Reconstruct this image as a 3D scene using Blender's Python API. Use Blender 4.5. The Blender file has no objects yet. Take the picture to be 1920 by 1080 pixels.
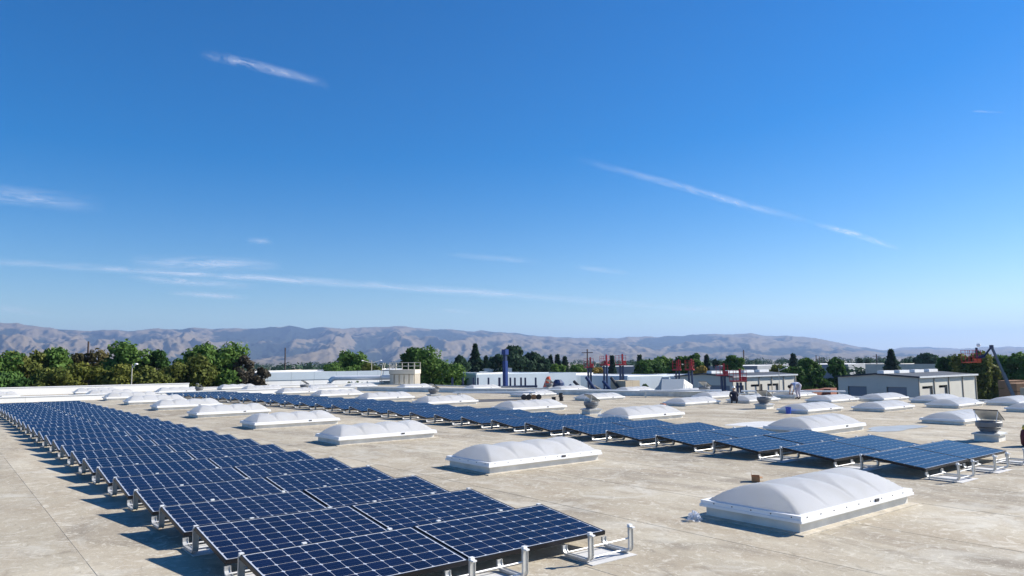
import bpy, math, random
import numpy as np
from mathutils import Vector, Matrix, Quaternion
R = math.radians
random.seed(7); RNG = np.random.default_rng(7)
sc = bpy.context.scene
COL = sc.collection

# ------------------------------------------------------------------ camera
CAM_H, HEAD, PITCH, ROLL, FPX = 1.86, R(38.093), R(5.705), R(-0.6), 1379.14
cam = bpy.data.cameras.new('camera'); camo = bpy.data.objects.new('camera', cam); COL.objects.link(camo)
fw = Vector((math.sin(HEAD)*math.cos(PITCH), math.cos(HEAD)*math.cos(PITCH), math.sin(PITCH)))
rt = Vector((math.cos(HEAD), -math.sin(HEAD), 0)); up = rt.cross(fw)
r2 = rt*math.cos(ROLL)+up*math.sin(ROLL); u2 = up*math.cos(ROLL)-rt*math.sin(ROLL)
m = Matrix((r2, u2, -fw)).transposed().to_4x4(); m.translation = (0, 0, CAM_H)
camo.matrix_world = m
cam.sensor_width = 36; cam.lens = FPX/1920*36; cam.clip_start = .05; cam.clip_end = 400000
sc.camera = camo

# ------------------------------------------------------------------ sky, sun, exposure
SUN_EL, SUN_AZ = R(34), R(112)          # azimuth clockwise from +Y
w = bpy.data.worlds.new('World'); sc.world = w; w.use_nodes = True
nt = w.node_tree; nt.nodes.clear()
sky = nt.nodes.new('ShaderNodeTexSky'); sky.sky_type = 'NISHITA'; sky.sun_disc = False
sky.sun_elevation = SUN_EL; sky.sun_rotation = SUN_AZ
sky.altitude = 100; sky.air_density = 1.0; sky.dust_density = .25; sky.ozone_density = 3.0
bg = nt.nodes.new('ShaderNodeBackground'); bg.inputs['Strength'].default_value = .075
wo = nt.nodes.new('ShaderNodeOutputWorld')
hs = nt.nodes.new('ShaderNodeHueSaturation'); hs.inputs['Saturation'].default_value = 1.56; hs.inputs['Hue'].default_value = .508
nt.links.new(sky.outputs[0], hs.inputs['Color']); nt.links.new(hs.outputs[0], bg.inputs[0]); nt.links.new(bg.outputs[0], wo.inputs[0])
sund = Vector((math.sin(SUN_AZ)*math.cos(SUN_EL), math.cos(SUN_AZ)*math.cos(SUN_EL), math.sin(SUN_EL)))
sl = bpy.data.lights.new('sun', 'SUN'); sl.energy = 5.0; sl.angle = R(.53); sl.color = (1, .94, .85)
so = bpy.data.objects.new('sun', sl); COL.objects.link(so); so.rotation_euler = sund.to_track_quat('Z', 'Y').to_euler()
vs = sc.view_settings; vs.view_transform = 'Standard'; vs.look = 'None'; vs.exposure = .85; vs.gamma = 1; vs.use_curve_mapping = False
sc.render.engine = 'CYCLES'

# ------------------------------------------------------------------ helpers
def ray(px, py):
    X, Y = px-960, py-540
    c, s = math.cos(-ROLL), math.sin(-ROLL)
    X, Y = c*X-s*Y, s*X+c*Y
    d = rt*(X/FPX) - up*(Y/FPX) + fw
    return d
def hdir(px, py=690):
    d = ray(px, py); return Vector((d.x, d.y, 0)).normalized()
def at(px, py, dist):                     # a point `dist` metres away (on plan) seen at that pixel
    d = ray(px, py); k = dist/math.hypot(d.x, d.y)
    return Vector((d.x*k, d.y*k, CAM_H+d.z*k))
def tag(o, label=None, cat=None, group=None, kind=None):
    if label: o['label'] = label
    if cat: o['category'] = cat
    if group: o['group'] = group
    if kind: o['kind'] = kind
    return o
def empty(name, loc=(0,0,0), rz=0, label=None, cat=None, group=None):
    o = bpy.data.objects.new(name, None); COL.objects.link(o); o.location = loc; o.rotation_euler = (0,0,rz)
    o.empty_display_size = .2
    return tag(o, label, cat, group)
def link(name, me, parent=None, loc=None):
    o = bpy.data.objects.new(name, me); COL.objects.link(o)
    if parent is not None: o.parent = parent
    if loc is not None: o.location = loc
    return o
class MB:
    def __init__(s): s.v=[]; s.f=[]; s.mi=[]; s.uv=[]; s.smooth=False
    def quad(s, pts, mi=0, uv=None):
        n=len(s.v); s.v+= [tuple(p) for p in pts]; s.f.append(tuple(range(n,n+len(pts)))); s.mi.append(mi)
        s.uv.append(uv if uv else [(0,0)]*len(pts)); return s
    def box(s, x0,y0,z0,x1,y1,z1, mi=0, M=None):
        p=[(x0,y0,z0),(x1,y0,z0),(x1,y1,z0),(x0,y1,z0),(x0,y0,z1),(x1,y0,z1),(x1,y1,z1),(x0,y1,z1)]
        if M is not None: p=[tuple(M@Vector(q)) for q in p]
        n=len(s.v); s.v+=p
        for f in ((0,3,2,1),(4,5,6,7),(0,1,5,4),(1,2,6,5),(2,3,7,6),(3,0,4,7)):
            s.f.append(tuple(n+i for i in f)); s.mi.append(mi); s.uv.append([(0,0)]*4)
        return s
    def cbox(s, c, sz, mi=0, M=None):
        return s.box(c[0]-sz[0]/2,c[1]-sz[1]/2,c[2]-sz[2]/2,c[0]+sz[0]/2,c[1]+sz[1]/2,c[2]+sz[2]/2,mi,M)
    def tube(s, pts, r, n=8, mi=0, caps=True):
        pts=[Vector(p) for p in pts]; rr=r if isinstance(r,(list,tuple)) else [r]*len(pts)
        rings=[]
        for i,p in enumerate(pts):
            a=pts[max(0,i-1)]; b=pts[min(len(pts)-1,i+1)]; t=(b-a).normalized()
            h=Vector((0,0,1)) if abs(t.z)<.9 else Vector((1,0,0))
            e1=t.cross(h).normalized(); e2=t.cross(e1).normalized()
            base=len(s.v)
            for k in range(n):
                an=2*math.pi*k/n; s.v.append(tuple(p+(e1*math.cos(an)+e2*math.sin(an))*rr[i]))
            rings.append(base)
        for a,b in zip(rings,rings[1:]):
            for k in range(n):
                s.f.append((a+k,b+k,b+(k+1)%n,a+(k+1)%n)); s.mi.append(mi); s.uv.append([(0,0)]*4)
        if caps:
            s.f.append(tuple(rings[0]+k for k in range(n))); s.mi.append(mi); s.uv.append([(0,0)]*n)
            s.f.append(tuple(rings[-1]+k for k in reversed(range(n)))); s.mi.append(mi); s.uv.append([(0,0)]*n)
        return s
    def lathe(s, prof, n=20, mi=0, c=(0,0), ph=0):
        base=len(s.v)
        for r,z in prof:
            for k in range(n):
                a=2*math.pi*k/n+ph; s.v.append((c[0]+r*math.cos(a),c[1]+r*math.sin(a),z))
        for i in range(len(prof)-1):
            for k in range(n):
                a=base+i*n; b=a+n
                s.f.append((a+k,a+(k+1)%n,b+(k+1)%n,b+k)); s.mi.append(mi); s.uv.append([(0,0)]*4)
        s.f.append(tuple(base+k for k in reversed(range(n)))); s.mi.append(mi); s.uv.append([(0,0)]*n)
        s.f.append(tuple(base+(len(prof)-1)*n+k for k in range(n))); s.mi.append(mi); s.uv.append([(0,0)]*n)
        return s
    def strip(s, path, w, t, mi=0):        # flat bar swept along a path in the YZ plane, width along X
        P=[Vector((0,y,z)) for y,z in path]; n=len(P); sec=[]
        for i in range(n):
            a=P[max(0,i-1)]; b=P[min(n-1,i+1)]; tg=(b-a).normalized(); nm=Vector((0,-tg.z,tg.y))
            base=len(s.v)
            for sx,sn in ((-1,-1),(1,-1),(1,1),(-1,1)): s.v.append(tuple(P[i]+Vector((sx*w/2,0,0))+nm*(sn*t/2)))
            sec.append(base)
        for a,b in zip(sec,sec[1:]):
            for k in range(4):
                s.f.append((a+k,a+(k+1)%4,b+(k+1)%4,b+k)); s.mi.append(mi); s.uv.append([(0,0)]*4)
        s.f.append((sec[0]+3,sec[0]+2,sec[0]+1,sec[0])); s.mi.append(mi); s.uv.append([(0,0)]*4)
        s.f.append(tuple(sec[-1]+k for k in range(4))); s.mi.append(mi); s.uv.append([(0,0)]*4)
        return s
    def mesh(s, name, mats, smooth=None, auto=None):
        me=bpy.data.meshes.new(name); me.from_pydata(s.v,[],s.f)
        for mt in (mats if isinstance(mats,(list,tuple)) else [mats]): me.materials.append(mt)
        if any(s.mi): me.polygons.foreach_set('material_index',s.mi)
        if any(any(q!=(0,0) for q in u) for u in s.uv):
            l=me.uv_layers.new(name='UVMap'); l.data.foreach_set('uv',[c for u in s.uv for q in u for c in q])
        if smooth: me.polygons.foreach_set('use_smooth',[True]*len(me.polygons))
        if auto: me.set_sharp_from_angle(angle=R(auto))
        me.update(); return me
    def build(s, name, mats, parent=None, loc=None, smooth=None, auto=None):
        return link(name, s.mesh(name, mats, smooth, auto), parent, loc)
def copy_tree(o, parent=None):
    c=o.copy(); COL.objects.link(c)
    if parent is not None: c.parent=parent
    for ch in o.children: copy_tree(ch,c)
    return c
ORD='first second third fourth fifth sixth seventh eighth ninth tenth eleventh twelfth thirteenth fourteenth fifteenth sixteenth seventeenth eighteenth nineteenth twentieth'.split()
def ordn(i):
    if i<20: return ORD[i]
    return ('twenty-' if i<29 else 'thirty-' if i>29 else 'thirtieth')+(ORD[(i+1)%10-1] if i!=29 else '') if (i+1)%10 else 'thirtieth'

# ------------------------------------------------------------------ materials
MT={}
def mat(name, col, rough=.6, metal=0., var=.12, scale=3., spec=.5, bump=0., bscale=30., coat=0., trans=0., coord='Object', rnd=0.):
    mt=bpy.data.materials.new(name); mt.use_nodes=True; n=mt.node_tree; b=n.nodes['Principled BSDF']; L=n.links.new
    b.inputs['Roughness'].default_value=rough; b.inputs['Metallic'].default_value=metal
    b.inputs['Specular IOR Level'].default_value=spec; b.inputs['Coat Weight'].default_value=coat
    tc=n.nodes.new('ShaderNodeTexCoord')
    if var>0:
        nz=n.nodes.new('ShaderNodeTexNoise'); nz.inputs['Scale'].default_value=scale; nz.inputs['Detail'].default_value=5
        L(tc.outputs[coord],nz.inputs['Vector'])
        rp=n.nodes.new('ShaderNodeMapRange'); rp.inputs['From Min'].default_value=.3; rp.inputs['From Max'].default_value=.7
        rp.inputs['To Min'].default_value=1-var; rp.inputs['To Max'].default_value=1+var*.6
        L(nz.outputs['Fac'],rp.inputs['Value'])
        mx=n.nodes.new('ShaderNodeVectorMath'); mx.operation='SCALE'; mx.inputs[0].default_value=col; L(rp.outputs[0],mx.inputs['Scale'])
        out=mx.outputs[0]
        if rnd>0:
            oi=n.nodes.new('ShaderNodeObjectInfo'); r2=n.nodes.new('ShaderNodeMapRange'); r2.inputs['To Min'].default_value=1-rnd; r2.inputs['To Max'].default_value=1+rnd
            L(oi.outputs['Random'],r2.inputs['Value']); m2=n.nodes.new('ShaderNodeVectorMath'); m2.operation='SCALE'; L(out,m2.inputs[0]); L(r2.outputs[0],m2.inputs['Scale']); out=m2.outputs[0]
        L(out,b.inputs['Base Color'])
    else: b.inputs['Base Color'].default_value=(*col,1)
    if bump>0:
        bz=n.nodes.new('ShaderNodeTexNoise'); bz.inputs['Scale'].default_value=bscale; bz.inputs['Detail'].default_value=4
        L(tc.outputs[coord],bz.inputs['Vector']); bp=n.nodes.new('ShaderNodeBump'); bp.inputs['Strength'].default_value=bump; bp.inputs['Distance'].default_value=.02
        L(bz.outputs['Fac'],bp.inputs['Height']); L(bp.outputs[0],b.inputs['Normal'])
    MT[name]=mt; return mt
M_FRAME=mat('black_anodised',(.02,.02,.024),.4,.6,.1)
M_BACK=mat('white_backsheet',(.52,.55,.6),.12,0,.03,4,.5)
M_GALV=mat('galvanised_steel',(.62,.62,.6),.42,.55,.15,6)
M_ROD=mat('bare_aluminium_rod',(.72,.71,.68),.4,.4,.1)
M_CLIP=mat('pale_clip_plastic',(.75,.76,.76),.45,0,.08,9)
M_RIM=mat('white_rim_metal',(.88,.88,.87),.38,0,.06,2)
M_CURB=mat('weathered_curb_sheet',(.76,.74,.68),.55,0,.2,3)
M_SEAL=mat('roof_sealant',(.52,.47,.38),.85,0,.25,6,.3,.5,12)
M_PLATE=mat('dark_plate',(.05,.05,.06),.5)
M_WHITE=mat('white_painted_wall',(.86,.85,.81),.7,0,.06,.6)
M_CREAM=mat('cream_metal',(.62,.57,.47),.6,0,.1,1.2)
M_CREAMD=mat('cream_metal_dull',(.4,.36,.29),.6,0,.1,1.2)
M_DARK=mat('doorway_shade',(.02,.02,.025),.8)  # near-black colour standing in for shade inside the open doorways
M_NAVY=mat('navy_paint',(.012,.03,.1),.4,0,.15,2)
M_BLUE=mat('blue_paint',(.012,.04,.19),.35,0,.1,2)
M_RED=mat('red_paint',(.45,.02,.03),.45,0,.15,2)
M_ORANGE=mat('orange_paint',(.6,.09,.03),.45,0,.15,2)
M_TYRE=mat('tyre_rubber',(.02,.02,.02),.85)
M_WOODP=mat('weathered_pole_wood',(.07,.05,.045),.9,0,.2,3)
M_CARD=mat('cardboard',(.36,.2,.1),.85,0,.12,7)
M_BRICK=mat('red_brown_block',(.25,.09,.05),.9,0,.2,8)
M_BLACKP=mat('black_plastic',(.025,.025,.03),.5,0,.15,6)
M_BUCKET=mat('blue_bucket_plastic',(.03,.09,.5),.4,0,.08,5)
M_PAD=mat('white_slip_sheet',(.55,.545,.53),.75,0,.15,3)
M_DUCT=mat('silver_duct',(.72,.74,.75),.4,.15,.1,2)
M_HOOD=mat('shaded_galvanised_hood',(.19,.2,.215),.5,.3,.15,4)  # galvanised steel darkened so its colour carries the shade of the near side
M_GLASS=mat('window_glass',(.03,.04,.05),.1,0,0)
M_TRUNK=mat('bark',(.09,.065,.05),.9,0,.25,5)

def glossy_cell():
    mt=bpy.data.materials.new('solar_cell'); mt.use_nodes=True; n=mt.node_tree; b=n.nodes['Principled BSDF']; L=n.links.new
    uv=n.nodes.new('ShaderNodeUVMap'); sp=n.nodes.new('ShaderNodeSeparateXYZ'); L(uv.outputs[0],sp.inputs[0])
    a=n.nodes.new('ShaderNodeMath'); a.operation='MULTIPLY'; a.inputs[1].default_value=3; L(sp.outputs['Y'],a.inputs[0])
    fr=n.nodes.new('ShaderNodeMath'); fr.operation='FRACT'; L(a.outputs[0],fr.inputs[0])
    cm=n.nodes.new('ShaderNodeMath'); cm.operation='COMPARE'; cm.inputs[1].default_value=.5; cm.inputs[2].default_value=.028; L(fr.outputs[0],cm.inputs[0])
    oi=n.nodes.new('ShaderNodeObjectInfo'); mr=n.nodes.new('ShaderNodeMapRange'); mr.inputs['To Min'].default_value=.8; mr.inputs['To Max'].default_value=1.25; L(oi.outputs['Random'],mr.inputs['Value'])
    vm=n.nodes.new('ShaderNodeVectorMath'); vm.operation='SCALE'; vm.inputs[0].default_value=(.004,.006,.024); L(mr.outputs[0],vm.inputs['Scale'])
    mx=n.nodes.new('ShaderNodeMix'); mx.data_type='RGBA'; L(cm.outputs[0],mx.inputs['Factor']); L(vm.outputs[0],mx.inputs['A']); mx.inputs['B'].default_value=(.03,.04,.085,1)
    L(mx.outputs['Result'],b.inputs['Base Color']); b.inputs['Roughness'].default_value=.16; b.inputs['IOR'].default_value=1.24
    return mt
M_CELL=glossy_cell()
def dome_mat():
    mt=bpy.data.materials.new('white_acrylic_dome'); mt.use_nodes=True; n=mt.node_tree; b=n.nodes['Principled BSDF']; L=n.links.new
    b.inputs['Base Color'].default_value=(.52,.52,.515,1); b.inputs['Roughness'].default_value=.22; b.inputs['Specular IOR Level'].default_value=.35
    tc=n.nodes.new('ShaderNodeTexCoord'); oi=n.nodes.new('ShaderNodeObjectInfo'); av=n.nodes.new('ShaderNodeVectorMath'); av.operation='ADD'; L(tc.outputs['Object'],av.inputs[0]); L(oi.outputs['Location'],av.inputs[1])
    nz=n.nodes.new('ShaderNodeTexNoise'); nz.inputs['Scale'].default_value=2.2; nz.inputs['Detail'].default_value=7; L(av.outputs[0],nz.inputs['Vector'])
    mr=n.nodes.new('ShaderNodeMapRange'); mr.inputs['From Min'].default_value=.45; mr.inputs['From Max'].default_value=.75; L(nz.outputs['Fac'],mr.inputs['Value'])
    mc=n.nodes.new('ShaderNodeMix'); mc.data_type='RGBA'; mc.inputs['A'].default_value=(.54,.54,.54,1); mc.inputs['B'].default_value=(.43,.42,.39,1); L(mr.outputs[0],mc.inputs['Factor']); L(mc.outputs['Result'],b.inputs['Base Color'])
    tr=n.nodes.new('ShaderNodeBsdfTranslucent'); tr.inputs[0].default_value=(.93,.93,.92,1)
    mx=n.nodes.new('ShaderNodeMixShader'); mx.inputs[0].default_value=.5
    L(b.outputs[0],mx.inputs[1]); L(tr.outputs[0],mx.inputs[2]); L(mx.outputs[0],n.nodes['Material Output'].inputs[0])
    return mt
M_DOME=dome_mat()
def roof_mat():
    mt=bpy.data.materials.new('mineral_cap_sheet'); mt.use_nodes=True; n=mt.node_tree; b=n.nodes['Principled BSDF']; L=n.links.new
    tc=n.nodes.new('ShaderNodeTexCoord'); O=tc.outputs['Object']
    def nz(s,d=6,dist=0,vec=None,rg=.55):
        q=n.nodes.new('ShaderNodeTexNoise'); q.inputs['Scale'].default_value=s; q.inputs['Detail'].default_value=d; q.inputs['Distortion'].default_value=dist; q.inputs['Roughness'].default_value=rg
        L(vec or O,q.inputs['Vector']); return q.outputs['Fac']
    def rng(x,a,bb,c,d):
        q=n.nodes.new('ShaderNodeMapRange'); q.inputs['From Min'].default_value=a; q.inputs['From Max'].default_value=bb; q.inputs['To Min'].default_value=c; q.inputs['To Max'].default_value=d; L(x,q.inputs['Value']); return q.outputs[0]
    def mixc(f,a,c):
        q=n.nodes.new('ShaderNodeMix'); q.data_type='RGBA'
        L(f,q.inputs['Factor'])
        for s,k in ((a,'A'),(c,'B')):
            if isinstance(s,tuple): q.inputs[k].default_value=(*s,1)
            else: L(s,q.inputs[k])
        return q.outputs['Result']
    mp=n.nodes.new('ShaderNodeMapping'); mp.inputs['Scale'].default_value=(1,.45,1); L(O,mp.inputs[0])
    c=mixc(rng(nz(.35,7,.4),.38,.62,0,1),(.37,.322,.25),(.49,.44,.352))
    c=mixc(rng(nz(1.7,8,.8,mp.outputs[0]),.42,.68,0,.8),c,(.37,.31,.235))
    c=mixc(rng(nz(.22,5,1.6,mp.outputs[0]),.53,.70,0,.85),c,(.24,.20,.15))        # old dirt stains
    c=mixc(rng(nz(.75,7,1.3,mp.outputs[0],.62),.51,.68,0,.8),c,(.235,.203,.165))
    c=mixc(rng(nz(.9,8,1.2,None,.65),.52,.68,0,.7),c,(.57,.545,.485))
    c=mixc(rng(nz(3.2,8,1.8,mp.outputs[0],.7),.55,.66,0,.6),c,(.25,.215,.17))
    c=mixc(rng(nz(6,8,1.6,None,.7),.54,.63,0,.75),c,(.60,.56,.48))                     # scuffed pale granules
    c=mixc(rng(nz(14,6,2.5,None,.75),.57,.65,0,.7),c,(.62,.585,.51))
    c=mixc(rng(nz(22,5,1.,None,.7),.60,.68,0,.5),c,(.24,.2,.16))
    oi=n.nodes.new('ShaderNodeObjectInfo'); mr=rng(oi.outputs['Random'],0,1,.93,1.06)
    vm=n.nodes.new('ShaderNodeVectorMath'); vm.operation='SCALE'; vt=n.nodes.new('ShaderNodeVectorMath'); vt.operation='MULTIPLY'; vt.inputs[1].default_value=(.93,.93,.895); L(c,vt.inputs[0]); L(vt.outputs[0],vm.inputs[0]); L(mr,vm.inputs['Scale'])
    L(vm.outputs[0],b.inputs['Base Color']); b.inputs['Roughness'].default_value=.85; b.inputs['Specular IOR Level'].default_value=.25
    bp=n.nodes.new('ShaderNodeBump'); bp.inputs['Strength'].default_value=.5; bp.inputs['Distance'].default_value=.012
    ad=n.nodes.new('ShaderNodeMath'); ad.operation='ADD'; L(nz(3.5,7,1.2),ad.inputs[0])
    m3=n.nodes.new('ShaderNodeMath'); m3.operation='MULTIPLY'; m3.inputs[1].default_value=.35; L(nz(40,3),m3.inputs[0]); L(m3.outputs[0],ad.inputs[1])
    L(ad.outputs[0],bp.inputs['Height']); L(bp.outputs[0],b.inputs['Normal'])
    return mt
M_ROOF=roof_mat()
def leaf_mat(name,c1,c2,sc_=.6):
    mt=bpy.data.materials.new(name); mt.use_nodes=True; n=mt.node_tree; b=n.nodes['Principled BSDF']; L=n.links.new
    g=n.nodes.new('ShaderNodeNewGeometry'); oi=n.nodes.new('ShaderNodeObjectInfo')
    nz=n.nodes.new('ShaderNodeTexNoise'); nz.inputs['Scale'].default_value=sc_; nz.inputs['Detail'].default_value=3; tc=n.nodes.new('ShaderNodeTexCoord'); L(tc.outputs['Object'],nz.inputs['Vector'])
    mr=n.nodes.new('ShaderNodeMapRange'); mr.inputs['From Min'].default_value=.35; mr.inputs['From Max'].default_value=.65; L(nz.outputs['Fac'],mr.inputs['Value'])
    ad=n.nodes.new('ShaderNodeMath'); ad.operation='MULTIPLY_ADD'; ad.inputs[1].default_value=.5; L(g.outputs['Random Per Island'],ad.inputs[0]); 
    m5=n.nodes.new('ShaderNodeMath'); m5.operation='MULTIPLY'; m5.inputs[1].default_value=.5; L(mr.outputs[0],m5.inputs[0]); L(m5.outputs[0],ad.inputs[2])
    mx=n.nodes.new('ShaderNodeMix'); mx.data_type='RGBA'; mx.inputs['A'].default_value=(*c1,1); mx.inputs['B'].default_value=(*c2,1); L(ad.outputs[0],mx.inputs['Factor'])
    L(mx.outputs['Result'],b.inputs['Base Color']); b.inputs['Roughness'].default_value=.7; b.inputs['Specular IOR Level'].default_value=.12
    tr=n.nodes.new('ShaderNodeBsdfTranslucent'); L(mx.outputs['Result'],tr.inputs[0])
    ms=n.nodes.new('ShaderNodeMixShader'); ms.inputs[0].default_value=.3; L(b.outputs[0],ms.inputs[1]); L(tr.outputs[0],ms.inputs[2]); L(ms.outputs[0],n.nodes['Material Output'].inputs[0])
    return mt
LEAF={'dark':leaf_mat('leaves_dark',(0.020,0.059,0.018),(0.085,0.169,0.037)),
 'mid':leaf_mat('leaves_mid',(0.034,0.092,0.020),(0.144,0.236,0.051)),
 'olive':leaf_mat('leaves_olive',(0.047,0.074,0.016),(0.189,0.203,0.047)),
 'yellow':leaf_mat('leaves_yellow_green',(.06,.085,.016),(.20,.205,.042)),
 'blue':leaf_mat('leaves_blue_green',(0.018,0.044,0.027),(0.051,0.101,0.054)),
 'rust':leaf_mat('leaves_rust',(.045,.045,.02),(.13,.11,.04)),
 'bare':leaf_mat('twigs_purple_brown',(.055,.046,.036),(.12,.105,.075)),
 'gold':leaf_mat('leaves_gold',(0.162,0.135,0.027),(0.378,0.257,0.068))}

# ------------------------------------------------------------------ far setting
GZ=-5.6
def ground_mat():
    mt=mat('dry_valley_ground',(.20,.175,.13),.95,0,.35,.004); return mt
g=MB(); N=24; S=60000
for i in range(N):
    for j in range(N):
        x0,x1=-S+2*S*i/N,-S+2*S*(i+1)/N; y0,y1=-S+2*S*j/N,-S+2*S*(j+1)/N
        g.quad([(x0,y0,GZ),(x1,y0,GZ),(x1,y1,GZ),(x0,y1,GZ)])
tag(g.build('ground',ground_mat()),kind='structure')
yd=MB(); a=[at(420,690,62),at(2050,690,20),at(2300,690,190),at(330,690,210)]
yd.quad([(p.x,p.y,GZ+.01) for p in a]); tag(yd.build('asphalt_yard',mat('asphalt',(.06,.06,.062),.9,0,.25,.2)),kind='structure')

def fbm(x,y,oct=4,seed=0):
    r=np.random.default_rng(seed); tot=np.zeros_like(x); amp=1; 
    for o in range(oct):
        P=r.random((64,64)); fx,fy=x*2**o,y*2**o; ix,iy=np.floor(fx).astype(int),np.floor(fy).astype(int); tx,ty=fx-ix,fy-iy
        tx,ty=tx*tx*(3-2*tx),ty*ty*(3-2*ty)
        q=lambda a,b:P[a%64,b%64]
        tot+=amp*((q(ix,iy)*(1-tx)+q(ix+1,iy)*tx)*(1-ty)+(q(ix,iy+1)*(1-tx)+q(ix+1,iy+1)*tx)*ty); amp*=.5
    return tot/(2-2**(1-oct))
def hills_mat():
    mt=bpy.data.materials.new('dry_grass_hills'); mt.use_nodes=True; n=mt.node_tree; b=n.nodes['Principled BSDF']; L=n.links.new
    at_=n.nodes.new('ShaderNodeAttribute'); at_.attribute_name='gully'
    tc=n.nodes.new('ShaderNodeTexCoord'); nz=n.nodes.new('ShaderNodeTexNoise'); nz.inputs['Scale'].default_value=.004; nz.inputs['Detail'].default_value=8; nz.inputs['Roughness'].default_value=.65; L(tc.outputs['Object'],nz.inputs['Vector'])
    ad=n.nodes.new('ShaderNodeMath'); ad.operation='ADD'; L(at_.outputs['Fac'],ad.inputs[0]); L(nz.outputs['Fac'],ad.inputs[1])
    mr=n.nodes.new('ShaderNodeMapRange'); mr.inputs['From Min'].default_value=.93; mr.inputs['From Max'].default_value=1.03; L(ad.outputs[0],mr.inputs['Value'])
    mx=n.nodes.new('ShaderNodeMix'); mx.data_type='RGBA'; mx.inputs['A'].default_value=(.17,.135,.088,1); mx.inputs['B'].default_value=(.022,.028,.02,1); L(mr.outputs[0],mx.inputs['Factor'])
    L(mx.outputs['Result'],b.inputs['Base Color']); b.inputs['Roughness'].default_value=1; b.inputs['Specular IOR Level'].default_value=0
    return mt
M_HILL=hills_mat()
def hills(name, prof, r0, r1, seed, spur, na=1000, nr=170, back=1.35):
    px=np.linspace(prof[0][0],prof[-1][0],na)
    crest=np.interp(px,[p[0] for p in prof],[p[1] for p in prof])
    crest=crest+(fbm(px/22.,px*0+.3,4,seed+5)-.5)*5
    D=np.array([list(ray(a,b)) for a,b in zip(px,crest)])
    hd=np.hypot(D[:,0],D[:,1]); tan=D[:,2]/hd; ux,uy=D[:,0]/hd,D[:,1]/hd
    az=px/150.
    t=np.concatenate([np.linspace(0,1,nr),np.linspace(1.06,back,8)])
    T,A=np.meshgrid(t,az,indexing='ij'); TN,_=np.meshgrid(tan,t); TN=np.tile(tan,(len(t),1))
    rr=r0+(r1-r0)*T
    wob=fbm(A*1.1+T*.35,T*2.2,4,seed)*2.2
    rid=1-np.abs(2*fbm(A*1.25+wob*.35,T*2.3+wob*.3,5,seed+1)-1)*1.9          # ridged spurs running down slope
    rid2=1-np.abs(2*fbm(A*3.1+wob*.7,T*6.5+wob*.4,4,seed+2)-1)*1.8
    rid3=1-np.abs(2*fbm(A*8.+wob*1.2,T*16+rid,3,seed+3)-1)*1.8
    env=np.where(T<=1,T**1.25,1-(T-1)*1.6)
    hgt=(TN*r1+CAM_H-GZ)*env
    bell=np.clip(4*T*(1-T),0,1)**.7*(T<1)
    z=GZ+hgt+TN*r1*bell*spur*((rid-.55)*.72+(rid2-.55)*.26+(rid3-.55)*.09)
    lim=TN*rr*.985+CAM_H
    z=np.where(T<.985,np.minimum(z,lim),z); z=np.where(T<.02,GZ-4,z)
    X=ux[None,:]*rr; Y=uy[None,:]*rr
    V=np.stack([X,Y,z],-1).reshape(-1,3); n1=len(px); F=[]
    for i in range(len(t)-1):
        for j in range(n1-1): F.append((i*n1+j,i*n1+j+1,(i+1)*n1+j+1,(i+1)*n1+j))
    me=bpy.data.meshes.new(name); me.from_pydata(V.tolist(),[],F); me.materials.append(M_HILL)
    gl=np.clip((.62-rid)*.9+(.5-rid2)*.32+(.5-rid3)*.18,-.3,.6)+.42*(fbm(A*1.4,T*2,3,seed+9)-.42)+np.where(T>.93,.06,0)
    at_=me.attributes.new('gully','FLOAT','POINT'); at_.data.foreach_set('value',gl.reshape(-1).astype(np.float32)+.42)
    me.polygons.foreach_set('use_smooth',[True]*len(me.polygons)); me.update()
    return tag(link(name,me),kind='structure')
PROF=[(-420,612),(-200,610),(-60,607),(0,606),(30,605),(60,611),(110,618),(170,622),(195,618),(240,620),(290,617),(340,618),(355,615),(400,617),(420,615),(480,616),(540,611),(575,616),(605,612),(640,616),(700,614),(760,612),(800,617),(850,618),(890,622),(905,620),(950,624),(1040,632),(1160,635),(1180,632),(1270,630),(1300,628),(1350,627),(1410,625),(1440,629),(1480,630),(1530,635),(1580,645),(1630,653),(1680,658),(1800,664),(2000,666)]
hills('hills',PROF,5200,9800,11,.46)
hills('hill_ridge',[(1520,672),(1590,664),(1640,658),(1690,652),(1740,651),(1800,653),(1850,650),(1920,652),(2050,648),(2250,640),(2500,645)],6200,12500,23,.35,420,90)

# ------------------------------------------------------------------ roof
def xr(y): return 35.6-(y/58.)*4.6           # right edge of the roof
roof=MB(); roof.box(-46,-18,-.6,30.9,58,-.05); 
pts=[(30.9,-18),(xr(-18),-18),(xr(58),58),(30.9,58)]
roof.quad([(x,y,-.05) for x,y in pts])
ro=tag(roof.build('roof_deck',M_ROOF),kind='structure')
xs=-46.21; k=0
while xs<38:
    wd=1.76; x1=xs+wd
    def ymax(x): 
        if x<=xr(58): return 57.7
        return max(-18,min(57.7,(35.6-x)/4.6*58))
    ya,yb=ymax(xs),ymax(x1); ys=[-18,57.7]
    # sheets come in lengths along y; joints staggered
    cuts=[-18.]; y=-18+((k*3.7)%10.)
    while y<min(ya,yb): 
        if y>-17.5: cuts.append(y)
        y+=10.
    for c0,c1 in zip(cuts,cuts[1:]+[None]):
        e0=c1 if c1 is not None else ya; e1=c1 if c1 is not None else yb
        if e0<=c0+.01 and e1<=c0+.01: continue
        s=MB(); z0,z1=-.0028,0.0
        p=[(xs-.06,c0-.05,z1-.0004),(x1,c0-.05,z0+.001),(x1,e1,z0),(xs-.06,e0,z1)]
        s.quad(p); s.quad([(xs-.06,e0,z1),(xs-.06,e0,-.05),(xs-.06,c0-.05,-.05),(xs-.06,c0-.05,z1-.0004)])
        s.build('roofing_sheet',M_ROOF,ro)
    xs=x1; k+=1
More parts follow.
